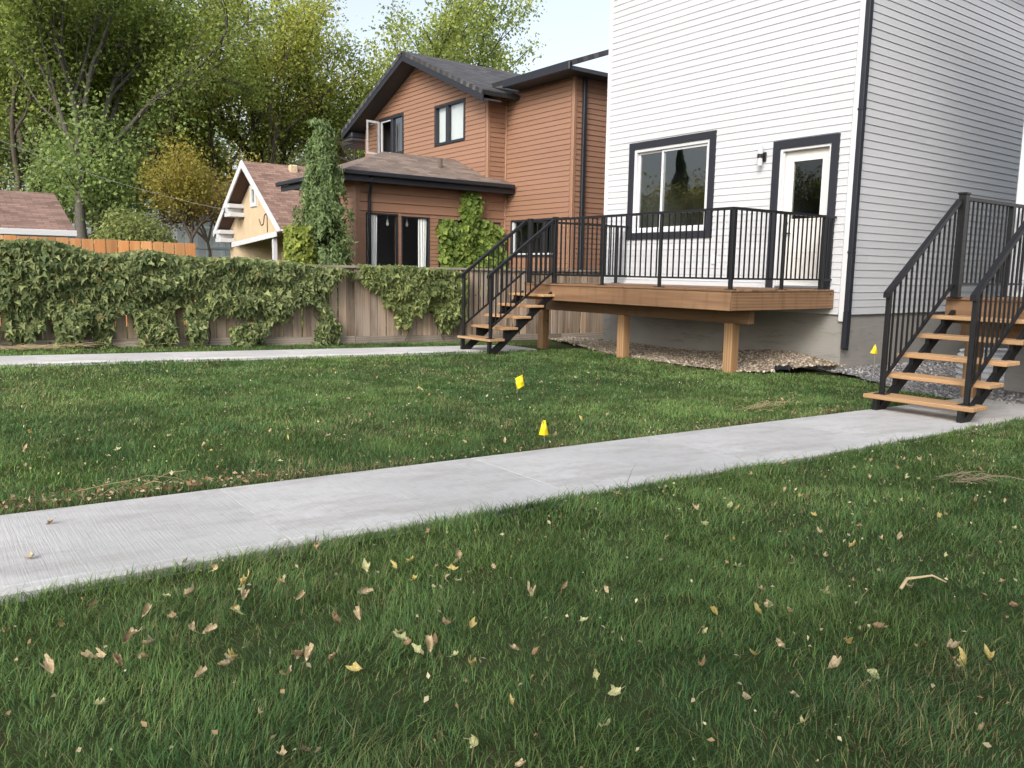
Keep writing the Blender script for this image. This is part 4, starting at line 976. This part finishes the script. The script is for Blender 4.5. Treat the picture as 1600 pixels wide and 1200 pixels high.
tree('elm_tree', 'leaning dark elm at the far left edge above the garage', (-41, 4.2, 0), 14, 8, 6.5, 5, [GD, (0.374, 0.460, 0.115)], 30000, .16, 12, .26, BARK, (-.05, -.12), levels=4, low=5.0, cl=.44, grp=EL)
tree('elm_tree', 'slim elm between the leftmost elm and the pale trunk', (-44, 5.8, 0), 14, 7, 6.0, 5, [(0.115, 0.160, 0.059), (0.428, 0.487, 0.143)], 28000, .16, 13, .2, BARK, (.03, -.05), levels=4, low=4.6, cl=.44, grp=EL)
tree('elm_tree', 'broad elm with fanning trunks left of the cream gable', (-43, 14.2, 0), 16, 13, 3.2, 6, [(0.160, 0.216, 0.064), (0.520, 0.520, 0.132)], 46000, .17, 14, .34, BARK, (-.02, -.03), levels=4, low=6.8, cl=.44, grp=EL)
tree('elm_tree', 'lime green elm rising above the russet roof ridge', (-47, 19.5, 0), 16, 12, 4.0, 6, [(0.143, 0.202, 0.059), (0.520, 0.520, 0.132)], 40000, .19, 15, .32, BARK, (0, 0), low=5.5, cl=.44, grp=EL)
tree('maple_tree', 'dark maple directly behind the feathery shrub', (-43, 23.5, 0), 16, 11, 3.6, 6, [(0.115, 0.172, 0.059), (0.408, 0.456, 0.132)], 38000, .19, 16, .3, BARK, (0, 0), low=4, cl=.44, grp=EL)
tree('elm_tree', 'distant elm closing the gap over the small yellowing tree', (-62, 12, 0), 18, 14, 4, 6, [(0.160, 0.226, 0.096), (0.520, 0.520, 0.192)], 20000, .24, 17, .3, BARK, grp=EL)
tree('elm_tree', 'distant dark elm far behind the pale trunk', (-60, 4.5, 0), 15, 12, 3.5, 6, [(0.144, 0.192, 0.091), (0.420, 0.480, 0.160)], 20000, .24, 18, .3, BARK, grp=EL)
tree('maple_tree', 'distant maple peeking above the brown house gable', (-58, 30, 0), 17, 13, 4, 6, [(0.144, 0.209, 0.079), (0.514, 0.520, 0.160)], 18000, .26, 19, .3, BARK, grp=EL)
tree('apple_tree', 'small yellowing tree with low forked trunk before the pale fence', (-35, 9.45, 0), 6.0, 3.6, 3.0, 5, [(.15, .16, .045), (.42, .35, .085)], 10000, .11, 21, .14, BARK, (-.02, -.02), cl=.33, low=3.3)
tree('plum_tree', 'reddish brown leaved small tree beside the cream gable', (-39, 11.6, 0), 6.0, 3.0, 3.0, 5, [(0.239, 0.143, 0.071), (0.500, 0.357, 0.143)], 5500, .13, 22, .12, BARK, cl=.35, low=3.2)
tree('dark_maple', 'dense dark green tree between pale trunk and yellowing tree', (-40, 7.4, 0), 7.4, 4.4, 1.6, 6, [(0.138, 0.198, 0.079), (0.336, 0.434, 0.149)], 11000, .17, 23, .14, BARK, cl=.5)

for k_, (x_, y_, h_, lab_) in enumerate(((-78, 8, 15, 'haze tinted far elm low behind the leftmost elms'), (-80, 16, 16, 'haze tinted far elm behind the small yellowing tree'), (-76, 25, 16, 'haze tinted far elm behind the russet roof ridge'), (-70, 33, 15, 'haze tinted far elm behind the tall feathery shrub'))):
    tree('elm_tree', lab_, (x_, y_, 0), h_, 16, 2.5, 6, [(.16, .19, .10), (.34, .37, .18)], 11000, .40, 60+k_, .3, BARK, grp=EL, cl=.8)  # added to lighten gaps; distance haze is painted into the pale leaf colours
# seen in the window reflections and past the left edge
tree('yellow_elm', 'yellow green elm standing left of the frame beyond the garage', (-31, -12.5, 0), 6.0, 4.5, 1.6, 6, [(.16, .16, .04), (.42, .38, .09)], 9000, .20, 24, .2, BARK)
tree('dark_elm', 'low dark elm left of the frame behind the garage', (-40, -14, 0), 6.5, 5, 2.0, 6, [GD, GY], 9000, .22, 25, .2, BARK)
tree('dark_elm', 'dark elm left of the frame beside the spruce', (-31, -25, 0), 7.0, 6, 2.0, 6, [GD, GY], 9000, .22, 26, .2, BARK)
def spruce():
    rs = np.random.RandomState(3); n = 16000; h = rs.rand(n)**.8; a = rs.uniform(0, 6.28, n); lay = 1-.25*np.abs(np.sin(h*28)); rad = (1-h)*2.6*lay*np.sqrt(rs.uniform(.3, 1, n))
    P = np.stack([-36.5+rad*np.cos(a), -19.6+rad*np.sin(a), .4+h*8.6-.12*rad], -1); N = np.stack([np.cos(a), np.sin(a), a*0+.3], -1)
    leafy('spruce_tree', 'dark pointed spruce left of the frame mirrored in the window', (-36.5, -19.6, 0), P, N, SLEAF_T, SLEAF_F, .26, [(.035, .055, .03), (.08, .12, .06)], 4, 'tree', [[(-36.5, -19.6, 0), (-36.5, -19.6, 4), (-36.5, -19.6, 8.8)]], .5)

def leafy(name, label, base, pts, nrm, tv, tf, size, cols, seed, cat, stems, tilt=.6, droop=0, aspect=None, grp=None):
    rs = np.random.RandomState(seed); n = len(pts); T = thing(name, base, label, cat, grp)
    N = nrm+rs.normal(0, tilt, (n, 3)); Rm = rot_from(N, rs.normal(math.pi, .7, n) if droop else rs.uniform(0, 6.3, n), rs)
    sc = (rs.uniform(.6, 1.25, n)*size)[:, None]*np.array(aspect or (1, 1, 1))[None]
    C = mixcol(cols[0], cols[1], rs.rand(n))*rs.uniform(.7, 1.3, (n, 1))
    o = inst_mesh('foliage', LEAF, T, tv, tf, pts, Rm, sc, C); o['kind'] = 'stuff'
    for s in stems: MB().tube(s, [.045-.035*i/(len(s)-1) for i in range(len(s))], 6).build('stem', BARK, T, True)
spruce()
def feathery_shrub():
    rs = np.random.RandomState(41); bx, by = -15.75, 6.95; P = []; N = []
    for k in range(190):                                     # arching boughs hung with sprays
        h = .3+rs.rand()**1.15*3.6; a = rs.uniform(0, 6.28); R_ = (.80-.70*(h/4.0)**1.25)*rs.uniform(.6, 1.35)
        for m_ in range(9):
            f_ = rs.uniform(.25, 1.0); aa = a+rs.normal(0, .22); d = np.array([math.cos(aa), math.sin(aa)]); L = rs.uniform(.16, .46); n = 22; t = np.linspace(0, 1, n)
            q = np.stack([bx+d[0]*R_*f_+d[0]*.06*t, by+d[1]*R_*f_+d[1]*.06*t, h+.22*f_-.25*f_*f_-L*t], -1)+rs.normal(0, .032, (n, 3)); P.append(q); N.append(np.tile([d[0], d[1], .4], (n, 1)))
    for k in range(14):                                     # leader shoots above the crown
        a = rs.uniform(0, 6.28); n = 26; t = np.linspace(0, 1, n); d = np.array([math.cos(a), math.sin(a)])
        q = np.stack([bx+d[0]*(.05+.25*t*t), by+d[1]*(.05+.25*t*t), 3.7+.5*t*rs.uniform(.5, 1.1)-.25*t*t], -1)+rs.normal(0, .03, (n, 3)); P.append(q); N.append(np.tile([d[0], d[1], .4], (n, 1)))
    P = np.concatenate(P); N = np.concatenate(N)
    st = [[(bx+.1*math.sin(j*2.1)*i/8, by+.16*math.cos(j*2.1)*i/8*2, -.2+i*.5) for i in range(8)] for j in range(4)]
    leafy('tall_shrub', 'tall feathery grey green shrub in front of the brown house', (bx, by, -.2), P, N, SLEAF_T, SLEAF_F, .10, [(.085, .14, .055), (.28, .36, .16)], 42, 'shrub', st, .5, 1, (.5, 1, 1))
    n = 3800; a = rs.uniform(0, 6.28, n); h = rs.uniform(0, 1.9, n); r = .42*np.sqrt(rs.rand(n))*(1-.18*h); P = np.stack([-15.6+r*np.cos(a), 6.38+r*np.sin(a), h], -1)
    leafy('leafy_bush', 'bright green leafy bush left of the feathery shrub', (-15.6, 6.38, -.1), P, np.stack([np.cos(a)*.7+.3, np.sin(a)*.7, a*0+.5], -1), VINE_T, VINE_F, .085, [(.15, .20, .04), (.36, .40, .10)], 43, 'bush', [[(-15.6, 6.38, -.1), (-15.6, 6.4, .6), (-15.55, 6.35, 1.3)]], .5, 1)
    n = 9000; u = rs.normal(0, 1, (n, 3)); u /= np.linalg.norm(u, axis=1, keepdims=True); rr = rs.rand(n)**.4
    P = np.array([-33, 7.0, 1.6])+u*rr[:, None]*np.array([1.4, 1.5, 1.5])*(.75+.5*value_noise(u[:, 0]*2+9, u[:, 2]*2+u[:, 1]+9, 3, 1.5))[:, None]; P = P[P[:, 2] > -.1]
    leafy('willow_bush', 'pale green rounded bush behind the cedar fence', (-33, 7, -.1), P, u[:len(P)]+[0, 0, .4], LEAF_T, LEAF_F, .17, [(.14, .17, .06), (.33, .37, .14)], 44, 'bush', [[(-33, 7, -.1), (-33, 7.1, .6), (-32.9, 7, 1.4)]], .6, 0, (.7, 1, 1))
    n = 9000; y = rs.uniform(-2, 12, n); P = np.stack([rs.uniform(-49, -47.5, n), y*1.6, rs.uniform(0, 3.4, n)*(.7+.6*value_noise(y+4, y*0+2, 5, 1.2))], -1)
    leafy('lilac_hedge', 'long dark hedge behind the pale board fence', (-48, 8, 0), P, np.tile([.8, 0, .5], (n, 1)), SLEAF_T, SLEAF_F, .30, [(.07, .10, .04), (.17, .21, .08)], 45, 'hedge', [[(-48, y_, -.1), (-48, y_, 1), (-48, y_+.2, 2)] for y_ in (0, 6, 12)], .7)
feathery_shrub()
tree('yard_elm', 'elm behind the viewer that sheds leaves and shade on the near lawn', (4.2, -7.2, .17), 9.5, 7, 3.2, 6, [GD, GY], 11000, .17, 31, .2, BARK, low=4)

# ------------------------------------------------------------------ grass
GX = np.array([p[0] for p in GREYP])
def lawn_mask(x, y):
    m = (x > FX+.05) & (y < 13)
    m &= ~((x > -4.06+.012*np.sin(y*9)) & (x < -3.04+.012*np.sin(y*7)))
    m &= ~((x > -11.31) & (x < -10.38))
    m &= ~in_poly(x, y, TANP) & ~in_poly(x, y, GREYP)
    m &= ~((y > 9.9) & (x > -11.2))
    return m
def grass():
    rs = np.random.RandomState(77); az = math.atan2(.6, -.8)
    parts = []
    for d0, d1, dens, wdt, seg in ((0.9, 3.4, 13500, .0028, 3), (3.4, 5.8, 8000, .0042, 2), (5.8, 9.0, 5000, .0054, 2), (9.0, 14.5, 2000, .0085, 2)):
        A = .5*1.5*(d1*d1-d0*d0); n = int(A*dens)
        r = np.sqrt(rs.uniform(d0*d0, d1*d1, n)); t = rs.uniform(-.75, .75, n)+az
        x = r*np.cos(t); y = r*np.sin(t); k = lawn_mask(x, y); x, y = x[k], y[k]
        tuft = value_noise(x+60, y+60, 15, 5.5); k = rs.rand(len(x)) < .55+.6*tuft; x, y, tuft = x[k], y[k], tuft[k]
        parts.append((x, y, tuft, wdt, seg))
    # ragged fringe leaning over the path edges
    n = 5200; y = rs.uniform(-1.5, 7.2, n); x = np.where(rs.rand(n) < .62, -3.04+rs.rand(n)*.05, -4.06-rs.rand(n)*.05); parts.append((x, y, np.ones(n)*.75, .0042, 3))
    for q, (x, y, tuft, wdt, seg) in enumerate(parts):
        n = len(x); P = np.stack([x, y, Gn(y)-.006+.03*(value_noise(x+50, y+50, 3, .8)-.5)], -1)
        near_edge = np.minimum(np.abs(x+3.0), np.abs(x+4.08))
        H = rs.gamma(9, 1/9., n)*(.0195+.023*tuft)*(1-.15*np.clip((np.hypot(x, y)-3)/5, 0, 1)); H *= 1+.35*np.exp(-(near_edge/.10)**2)
        if q == len(parts)-1: H *= rs.uniform(.7, 1.25, n)
        H *= np.where(rs.rand(n) < .015, 1.4, 1); W = wdt*rs.uniform(.7, 1.3, n)
        a = rs.uniform(0, 6.28, n); sw = value_noise(x+80, y+80, 22, 3.0)*9; a = np.where(rs.rand(n) < .45, sw+rs.normal(0, .6, n), a)
        ca, sa = np.cos(a), np.sin(a); bend = rs.uniform(.35, 1.5, n)*H
        def pt(s, side):
            lx = bend*s*s; hz = H*s*(1-.16*s*np.clip(bend/H, 0, 1.2)); ww = side*W*.5*(1-s**1.6)
            return np.stack([P[:, 0]+ca*lx-sa*ww, P[:, 1]+sa*lx+ca*ww, P[:, 2]+hz], -1)
        rows = [0, .5] if seg == 2 else [0, .38, .72]
        V = np.stack([v for s in rows for v in (pt(s, -1), pt(s, 1))]+[pt(1.0, 0)], 1); k = V.shape[1]
        F = [(2*i, 2*i+1, 2*i+3, 2*i+2) for i in range(len(rows)-1)]+[(k-3, k-2, k-1)]
        big = .6*value_noise(x+70, y+70, 31, .55)+.4*value_noise(x+30, y+40, 33, 1.3); mid = value_noise(x+20, y+90, 32, 2.3); far = np.clip((np.hypot(x, y)-2.5)/5, 0, 1); t = np.clip(.10+.26*far+1.15*(big-.33)+.55*(mid-.5)+rs.normal(0, .18, n), 0, 1)
        C = mixcol((.047, .108, .036), (.185, .278, .082), t)
        dry = rs.rand(n) < (.05+.20*np.exp(-(np.abs(x+4.13)/.10)**2)*(value_noise(x, y+33, 4, 1.4) > .35)+.20*np.clip((value_noise(x+13, y+4, 44, 1.9)-.55)*3, 0, 1)); C[dry] = np.array([.28, .25, .12])*rs.uniform(.6, 1.2, (dry.sum(), 1))
        blue = rs.rand(n) < .25*big; C[blue] = C[blue]*np.array([.75, .95, 1.15]); C *= rs.uniform(.55, 1.4, (n, 1))
        co = V.reshape(-1, 3); me = bpy.data.meshes.new('grass')
        fl = np.concatenate([np.array(f) for f in F]); ln = np.array([len(f) for f in F])
        LI = (fl[None]+(np.arange(n)*k)[:, None]).ravel(); LT = np.tile(ln, n)
        me.vertices.add(len(co)); me.vertices.foreach_set('co', co.astype(np.float32).ravel()); me.loops.add(len(LI)); me.loops.foreach_set('vertex_index', LI.astype(np.int32))
        me.polygons.add(len(LT)); me.polygons.foreach_set('loop_start', np.concatenate([[0], np.cumsum(LT)[:-1]]).astype(np.int32)); me.polygons.foreach_set('use_smooth', np.ones(len(LT), bool))
        me.update(calc_edges=True); at = me.color_attributes.new('col', 'FLOAT_COLOR', 'POINT'); CC = np.ones((n, k, 4), np.float32); CC[..., :3] = C[:, None]; at.data.foreach_set('color', CC.ravel())
        me.materials.append(GRASSM); o = place(bpy.data.objects.new('grass', me), None, (0, 0, 0))
        tag(o, ['short green lawn grass in the near foreground', 'green lawn grass around the middle of the garden path', 'green lawn grass in the middle of the yard', 'far lawn grass towards the fence and deck', 'ragged grass fringe overhanging the path edges'][q], 'grass', kind='stuff')
grass()

# ------------------------------------------------------------------ fallen leaves, twigs, flags
def leaf_mesh(seed, curl, lob):
    r = random.Random(seed); b = MB(); n = 20; ring = []
    for i in range(n):
        t = 2*math.pi*i/n; rad = .5*(1+lob*(.28 if i % 5 in (0, 1) else -.14)*(1 if i % 2 else .8))*(1+.25*math.cos(t-1.57))*r.uniform(.85, 1.12)
        x, y = rad*math.cos(t)*.85, rad*math.sin(t); ring.append((x, y))
    b.v.append((0, -.03, .0))
    for x, y in ring:
        mid = .5; b.v.append((x*mid, y*mid, curl*.30*(x*x+.4*y*y)*2+r.uniform(-.03, .03)))
    for x, y in ring: b.v.append((x*(1-.25*curl*abs(x)), y, curl*(x*x*1.25+.75*max(0, y)**2)+r.uniform(-.06, .07)))
    b.f = [(0, 1+i, 1+(i+1) % n) for i in range(n)]+[(1+i, 1+n+i, 1+n+(i+1) % n, 1+(i+1) % n) for i in range(n)]
    k = len(b.v); b.v += [(-.015, -.48, 0), (.015, -.48, 0), (.02, -.85, .10), (-.005, -.85, .10)]; b.f.append((k, k+1, k+2, k+3))
    me = bpy.data.meshes.new('fallen_leaf'); me.from_pydata(b.v, [], b.f); me.polygons.foreach_set('use_smooth', [True]*len(me.polygons)); return me
def m_dryleaf(name, c1, c2):
    q = NT(name); v = q.coord('Object', (1, 1, 1), True); n = q.noise(v, 3.0, 5, .65); col = q.mix(c1, c2, q.ramp(n, [(.35, (0, 0, 0)), (.65, (1, 1, 1))]))
    col = q.mix(col, [x*.45 for x in c1], q.ramp(q.noise(v, 9, 4), [(.60, (0, 0, 0)), (.72, (.8, .8, .8))]))
    q.bump(q.noise(v, 7, 3), .05, .4); return q.fin(col, .75, .2)
LM = {'tan': m_dryleaf('tan_dry_leaf', (.37, .285, .165), (.58, .48, .31)), 'brown': m_dryleaf('brown_dry_leaf', (.22, .145, .08), (.42, .31, .18)),
      'yellow': m_dryleaf('yellow_leaf', (.42, .34, .10), (.55, .45, .20)), 'lime': m_dryleaf('pale_green_leaf', (.36, .37, .17), (.54, .52, .29))}
LN = {'tan': 'tan', 'brown': 'dark brown', 'yellow': 'yellow', 'lime': 'pale green'}
def fallen():
    rg = random.Random(5); shapes = {k: [] for k in LM}
    for k in LM:
        for j in range(3):
            me = leaf_mesh(hash(k) % 7*0+len(k)*10+j, (2.2, 3.2, 1.5)[j] if k != 'lime' else 1.3, (1, .2, .8)[j]); me.materials.append(LM[k]); shapes[k].append(me)
    def put(x, y, kind, s, zo=.015, where=None):
        me = shapes[kind][rg.randint(0, 2)]; o = bpy.data.objects.new('fallen_leaf', me)
        if where is None:
            t = math.degrees(math.atan2(y, -x)); where = 'the near lawn at lower left' if t < 24 else 'the near lawn at lower middle' if t < 46 else 'the near lawn at lower right'
        onpath = (-4.05 < x < -3.05) or (-11.3 < x < -10.4)
        place(o, None, (x, y, G(y)+(.02 if onpath else zo))); o.scale = (s, s, s)
        o.rotation_euler = (rg.gauss(0, .12 if onpath else .45), rg.gauss(0, .12 if onpath else .45), rg.uniform(0, 6.28))
        if onpath: lab = 'dry %s leaf lying on the bare concrete path' % LN[kind]; g = '%s leaves on the path' % LN[kind]
        else: lab = 'fallen %s leaf curled on %s' % (LN[kind], where); g = '%s leaves on %s' % (LN[kind], where)
        tag(o, lab, 'leaf', g)
    for (x, y, k) in LEAVES: put(x, y, k, rg.uniform(.026, .043))
    n = 0
    while n < 105:                                          # others scattered over the near lawn
        r = math.sqrt(rg.uniform(1.3**2, 6.0**2)); t = math.atan2(.6, -.8)+rg.uniform(-.6, .6); x, y = r*math.cos(t), r*math.sin(t)
        if not lawn_mask(np.array([x]), np.array([y]))[0] or x < -4.05: continue
        put(x, y, rg.choice(('tan', 'tan', 'tan', 'brown', 'brown', 'yellow', 'lime', 'lime')), rg.uniform(.016, .037)); n += 1
    n = 0
    while n < 75:                                           # and over the lawn beyond the path
        x = rg.uniform(-10.2, -4.15); y = rg.uniform(-1.5, 7.6); 
        if rg.random() < (x+4)/-9 or not lawn_mask(np.array([x]), np.array([y]))[0]: continue
        put(x, y, rg.choice(('tan', 'tan', 'lime', 'brown', 'yellow')), rg.uniform(.020, .038), .018, 'the left lawn beyond the path' if y < 2.6 else 'the middle lawn beyond the path'); n += 1
LEAVES = [(-3.357, 0.305, 'tan'), (-3.783, 0.428, 'brown'), (-2.606, 0.841, 'tan'), (-2.656, 0.999, 'brown'), (-2.504, 0.996, 'tan'), (-2.915, 0.849, 'tan'), (-2.712, 0.883, 'yellow'), (-2.489, 0.474, 'tan'), (-2.444, 0.446, 'brown'), (-2.403, 0.511, 'tan'), (-2.56, 0.602, 'brown'), (-2.628, 0.54, 'tan'), (-2.43, 0.628, 'tan'), (-2.383, 0.659, 'tan'), (-2.777, 0.419, 'brown'), (-2.394, 0.348, 'tan'), (-2.376, 0.376, 'tan'), (-2.312, 0.403, 'brown'), (-2.156, 0.662, 'tan'), (-2.232, 0.732, 'lime'), (-2.071, 0.854, 'tan'), (-2.01, 0.757, 'tan'), (-2.122, 0.561, 'tan'), (-2.373, 0.253, 'tan'), (-2.719, 0.701, 'tan'), (-2.732, 0.637, 'lime'), (-2.681, 0.315, 'yellow'), (-2.315, 0.471, 'brown'), (-2.439, 1.19, 'tan'), (-2.249, 1.015, 'brown'), (-2.079, 1.141, 'lime'), (-2.036, 1.132, 'lime'), (-2.005, 1.13, 'brown'), (-1.943, 1.172, 'tan'), (-1.789, 1.213, 'yellow'), (-1.935, 0.936, 'yellow'), (-2.026, 0.901, 'brown'), (-2.1, 0.839, 'brown'), (-2.439, 1.404, 'yellow'), (-2.583, 1.413, 'yellow'), (-2.621, 1.503, 'yellow'), (-2.392, 1.504, 'tan'), (-2.353, 1.531, 'lime'), (-2.587, 1.692, 'tan'), (-2.116, 1.68, 'tan'), (-2.09, 1.804, 'brown'), (-1.797, 1.377, 'tan'), (-1.741, 1.394, 'brown'), (-2.055, 1.305, 'brown'), (-2.004, 1.358, 'yellow'), (-2.887, 1.73, 'brown'), (-1.997, 3.252, 'tan'), (-1.565, 2.797, 'tan'), (-1.801, 2.78, 'tan'), (-1.561, 2.593, 'tan'), (-1.803, 3.186, 'yellow'), (-1.768, 3.492, 'tan'), (-2.33, 4.388, 'tan'), (-1.575, 2.228, 'yellow'), (-1.606, 2.327, 'tan'), (-1.653, 2.103, 'yellow'), (-1.294, 2.46, 'brown'), (-1.273, 2.269, 'yellow'), (-1.369, 2.068, 'tan'), (-1.382, 1.957, 'yellow'), (-1.001, 2.444, 'yellow'), (-1.074, 2.514, 'tan'), (-1.126, 2.145, 'lime'), (-1.2, 2.074, 'tan'), (-1.112, 3.068, 'brown'), (-1.412, 2.932, 'tan'), (-5.047, 2.228, 'tan'), (-5.088, 1.422, 'tan'), (-5.043, 0.89, 'tan'), (-4.949, 0.467, 'tan')]
fallen()
def litter():
    rs = np.random.RandomState(8); n = 2800; y = rs.uniform(-2, 6.8, n); dens = value_noise(y+5, y*0, 6, 1.1); k = rs.rand(n) < np.where(y < 1.6, .9, .25+.5*(dens > .55)); y = y[k]; n = len(y)
    x = -4.055-np.abs(rs.normal(0, .035+.09*((y > .2) & (y < 1.5)), n)); P = np.stack([x, y, Gn(y)+.016+rs.rand(n)*.03], -1)
    C = np.array([(.26, .15, .08), (.42, .30, .18), (.16, .09, .05), (.5, .42, .28)])[rs.randint(0, 4, n)]*rs.uniform(.7, 1.2, (n, 1))
    o = inst_mesh('leaf_litter', DRY, None, LEAF_T, LEAF_F, P, rot_from(rs.normal(0, .5, (n, 3))+[0, 0, 1], rs.uniform(0, 6.3, n), rs), rs.uniform(.006, .022, n)*np.where((y > .2) & (y < 1.5), 1.7, 1), C); tag(o, 'brown crumbled leaf litter along the far edge of the garden path', 'leaf litter', kind='stuff')
    n = 2600; r = np.sqrt(rs.uniform(1.4, 90, n)); t = rs.uniform(-.62, .62, n)+math.atan2(.6, -.8); x, y = r*np.cos(t), r*np.sin(t); k = lawn_mask(x, y); x, y = x[k], y[k]; n = len(x)
    P = np.stack([x, y, Gn(y)+.035+.02*rs.rand(n)], -1); C = np.array([(.45, .38, .24), (.55, .50, .32), (.34, .24, .13)])[rs.randint(0, 3, n)]*rs.uniform(.6, 1.2, (n, 1))
    o = inst_mesh('leaf_bits', DRY, None, LEAF_T, LEAF_F, P, rot_from(rs.normal(0, .8, (n, 3))+[0, 0, 1], rs.uniform(0, 6.3, n), rs), rs.uniform(.006, .022, n), C); tag(o, 'tiny dry leaf scraps scattered through the grass', 'leaf litter', kind='stuff')
litter()
def straw(name, label, x, y, ang, L, wd, n, seed, mat):
    rg = random.Random(seed); b = MB()
    for i in range(n):
        u = rg.gauss(0, L*.35); v = rg.gauss(0, wd); a = ang+rg.gauss(0, .28); l = rg.uniform(.08, .28); z = G(y)+.03+rg.random()*.045
        cx, cy = x+u*math.cos(ang)-v*math.sin(ang), y+u*math.sin(ang)+v*math.cos(ang); dx, dy = math.cos(a)*l/2, math.sin(a)*l/2
        b.tube([(cx-dx, cy-dy, z), (cx, cy, z+rg.uniform(0, .025)), (cx+dx, cy+dy, z+rg.gauss(0, .012))], rg.uniform(.0012, .0026), 3)
    tag(b.build(name, mat, None), label, 'clippings', 'heaps of dry grass', kind='stuff')
STRAWM = m_plain('dry_straw', (.50, .40, .24), .8, .2, 0, .25); TWIGM = m_plain('grey_twig', (.34, .27, .20), .9, .2, 0, .25)
def flag(x, y, zc, corners, label, yaw):
    """thin creased plastic flag (corners: across, up, from its centre) on a wire stake"""
    F = thing('marker_flag', (x, y, G(y)), label, 'flag', 'yellow marker flags'); d = Vector((math.cos(yaw), math.sin(yaw), 0)); nn = Vector((-math.sin(yaw), math.cos(yaw), 0))
    A, B, C_, D_ = [Vector(c) for c in corners]; b = MB(); n = 8; z0 = G(y)+zc
    for i in range(n+1):
        for j in range(n+1):
            u, v = i/n, j/n; p = A.lerp(B, u).lerp(D_.lerp(C_, u), v); o = Vector((x, y, z0))+d*p.x+Vector((0, 0, p.y))+nn*(.010*math.sin(u*6+v*2)+.006*math.sin(v*9)); b.v.append(tuple(o))
    b.f = [(i*(n+1)+j, (i+1)*(n+1)+j, (i+1)*(n+1)+j+1, i*(n+1)+j+1) for i in range(n) for j in range(n)]
    o = b.build('flag', YEL, F, True); o.modifiers.new('thickness', 'SOLIDIFY').thickness = .0006
    e = Vector((x, y, z0))+d*(A.x+.003)+Vector((0, 0, A.y)); g = Vector((x, y, G(y)-.05))+d*(A.x*.4+.01)
    MB().tube([g, g.lerp(e, .5)+d*.006, e], .0022, 5).build('wire_stake', STEEL, F)
flag(-5.76, 4.41, .20, [(-.046, .030), (.023, .069), (.040, -.034), (-.023, -.069)], 'yellow diamond shaped flag in the middle of the lawn left of the deck posts', .85)
flag(-4.157, 3.39, .13, [(-.008, .046), (.013, .052), (.036, -.055), (-.030, -.052)], 'yellow flag standing in the grass right beside the garden path', 1.0)
flag(-5.66, 10.2, .38, [(.002, .068), (.012, .064), (.052, -.064), (-.05, -.05)], 'small yellow flag against the foundation by the black downpipe', .9)
straw('dry_clippings', 'small heap of dry straw on the lawn near the garden path bend', -4.5, 6.35, 1.75, .6, .06, 55, 3, STRAWM)
straw('dry_clippings', 'thin heap of brown twigs on the right lawn', -2.09, 4.85, 1.0, .36, .025, 22, 4, TWIGM)
straw('dry_clippings', 'loose straw strewn at the foot of the vine covered fence', -12.0, 1.3, 1.5, 1.3, .12, 140, 5, STRAWM)
straw('dry_clippings', 'dry stalks lying on leaf litter at the near path edge', -4.16, .85, 1.6, .35, .03, 7, 6, STRAWM)
def twig():
    b = MB(); z = G(2.9)+.055
    b.tube([(-1.38, 2.79, z), (-1.40, 2.87, z+.012), (-1.375, 2.95, z+.01)], [.006, .006, .004], 6).tube([(-1.398, 2.865, z+.012), (-1.34, 2.93, z+.03), (-1.30, 2.955, z+.012)], [.005, .004, .003], 6)
    tag(b.build('twig', STRAWM, None, True), 'forked pale twig lying on the near right lawn', 'twig')
twig()
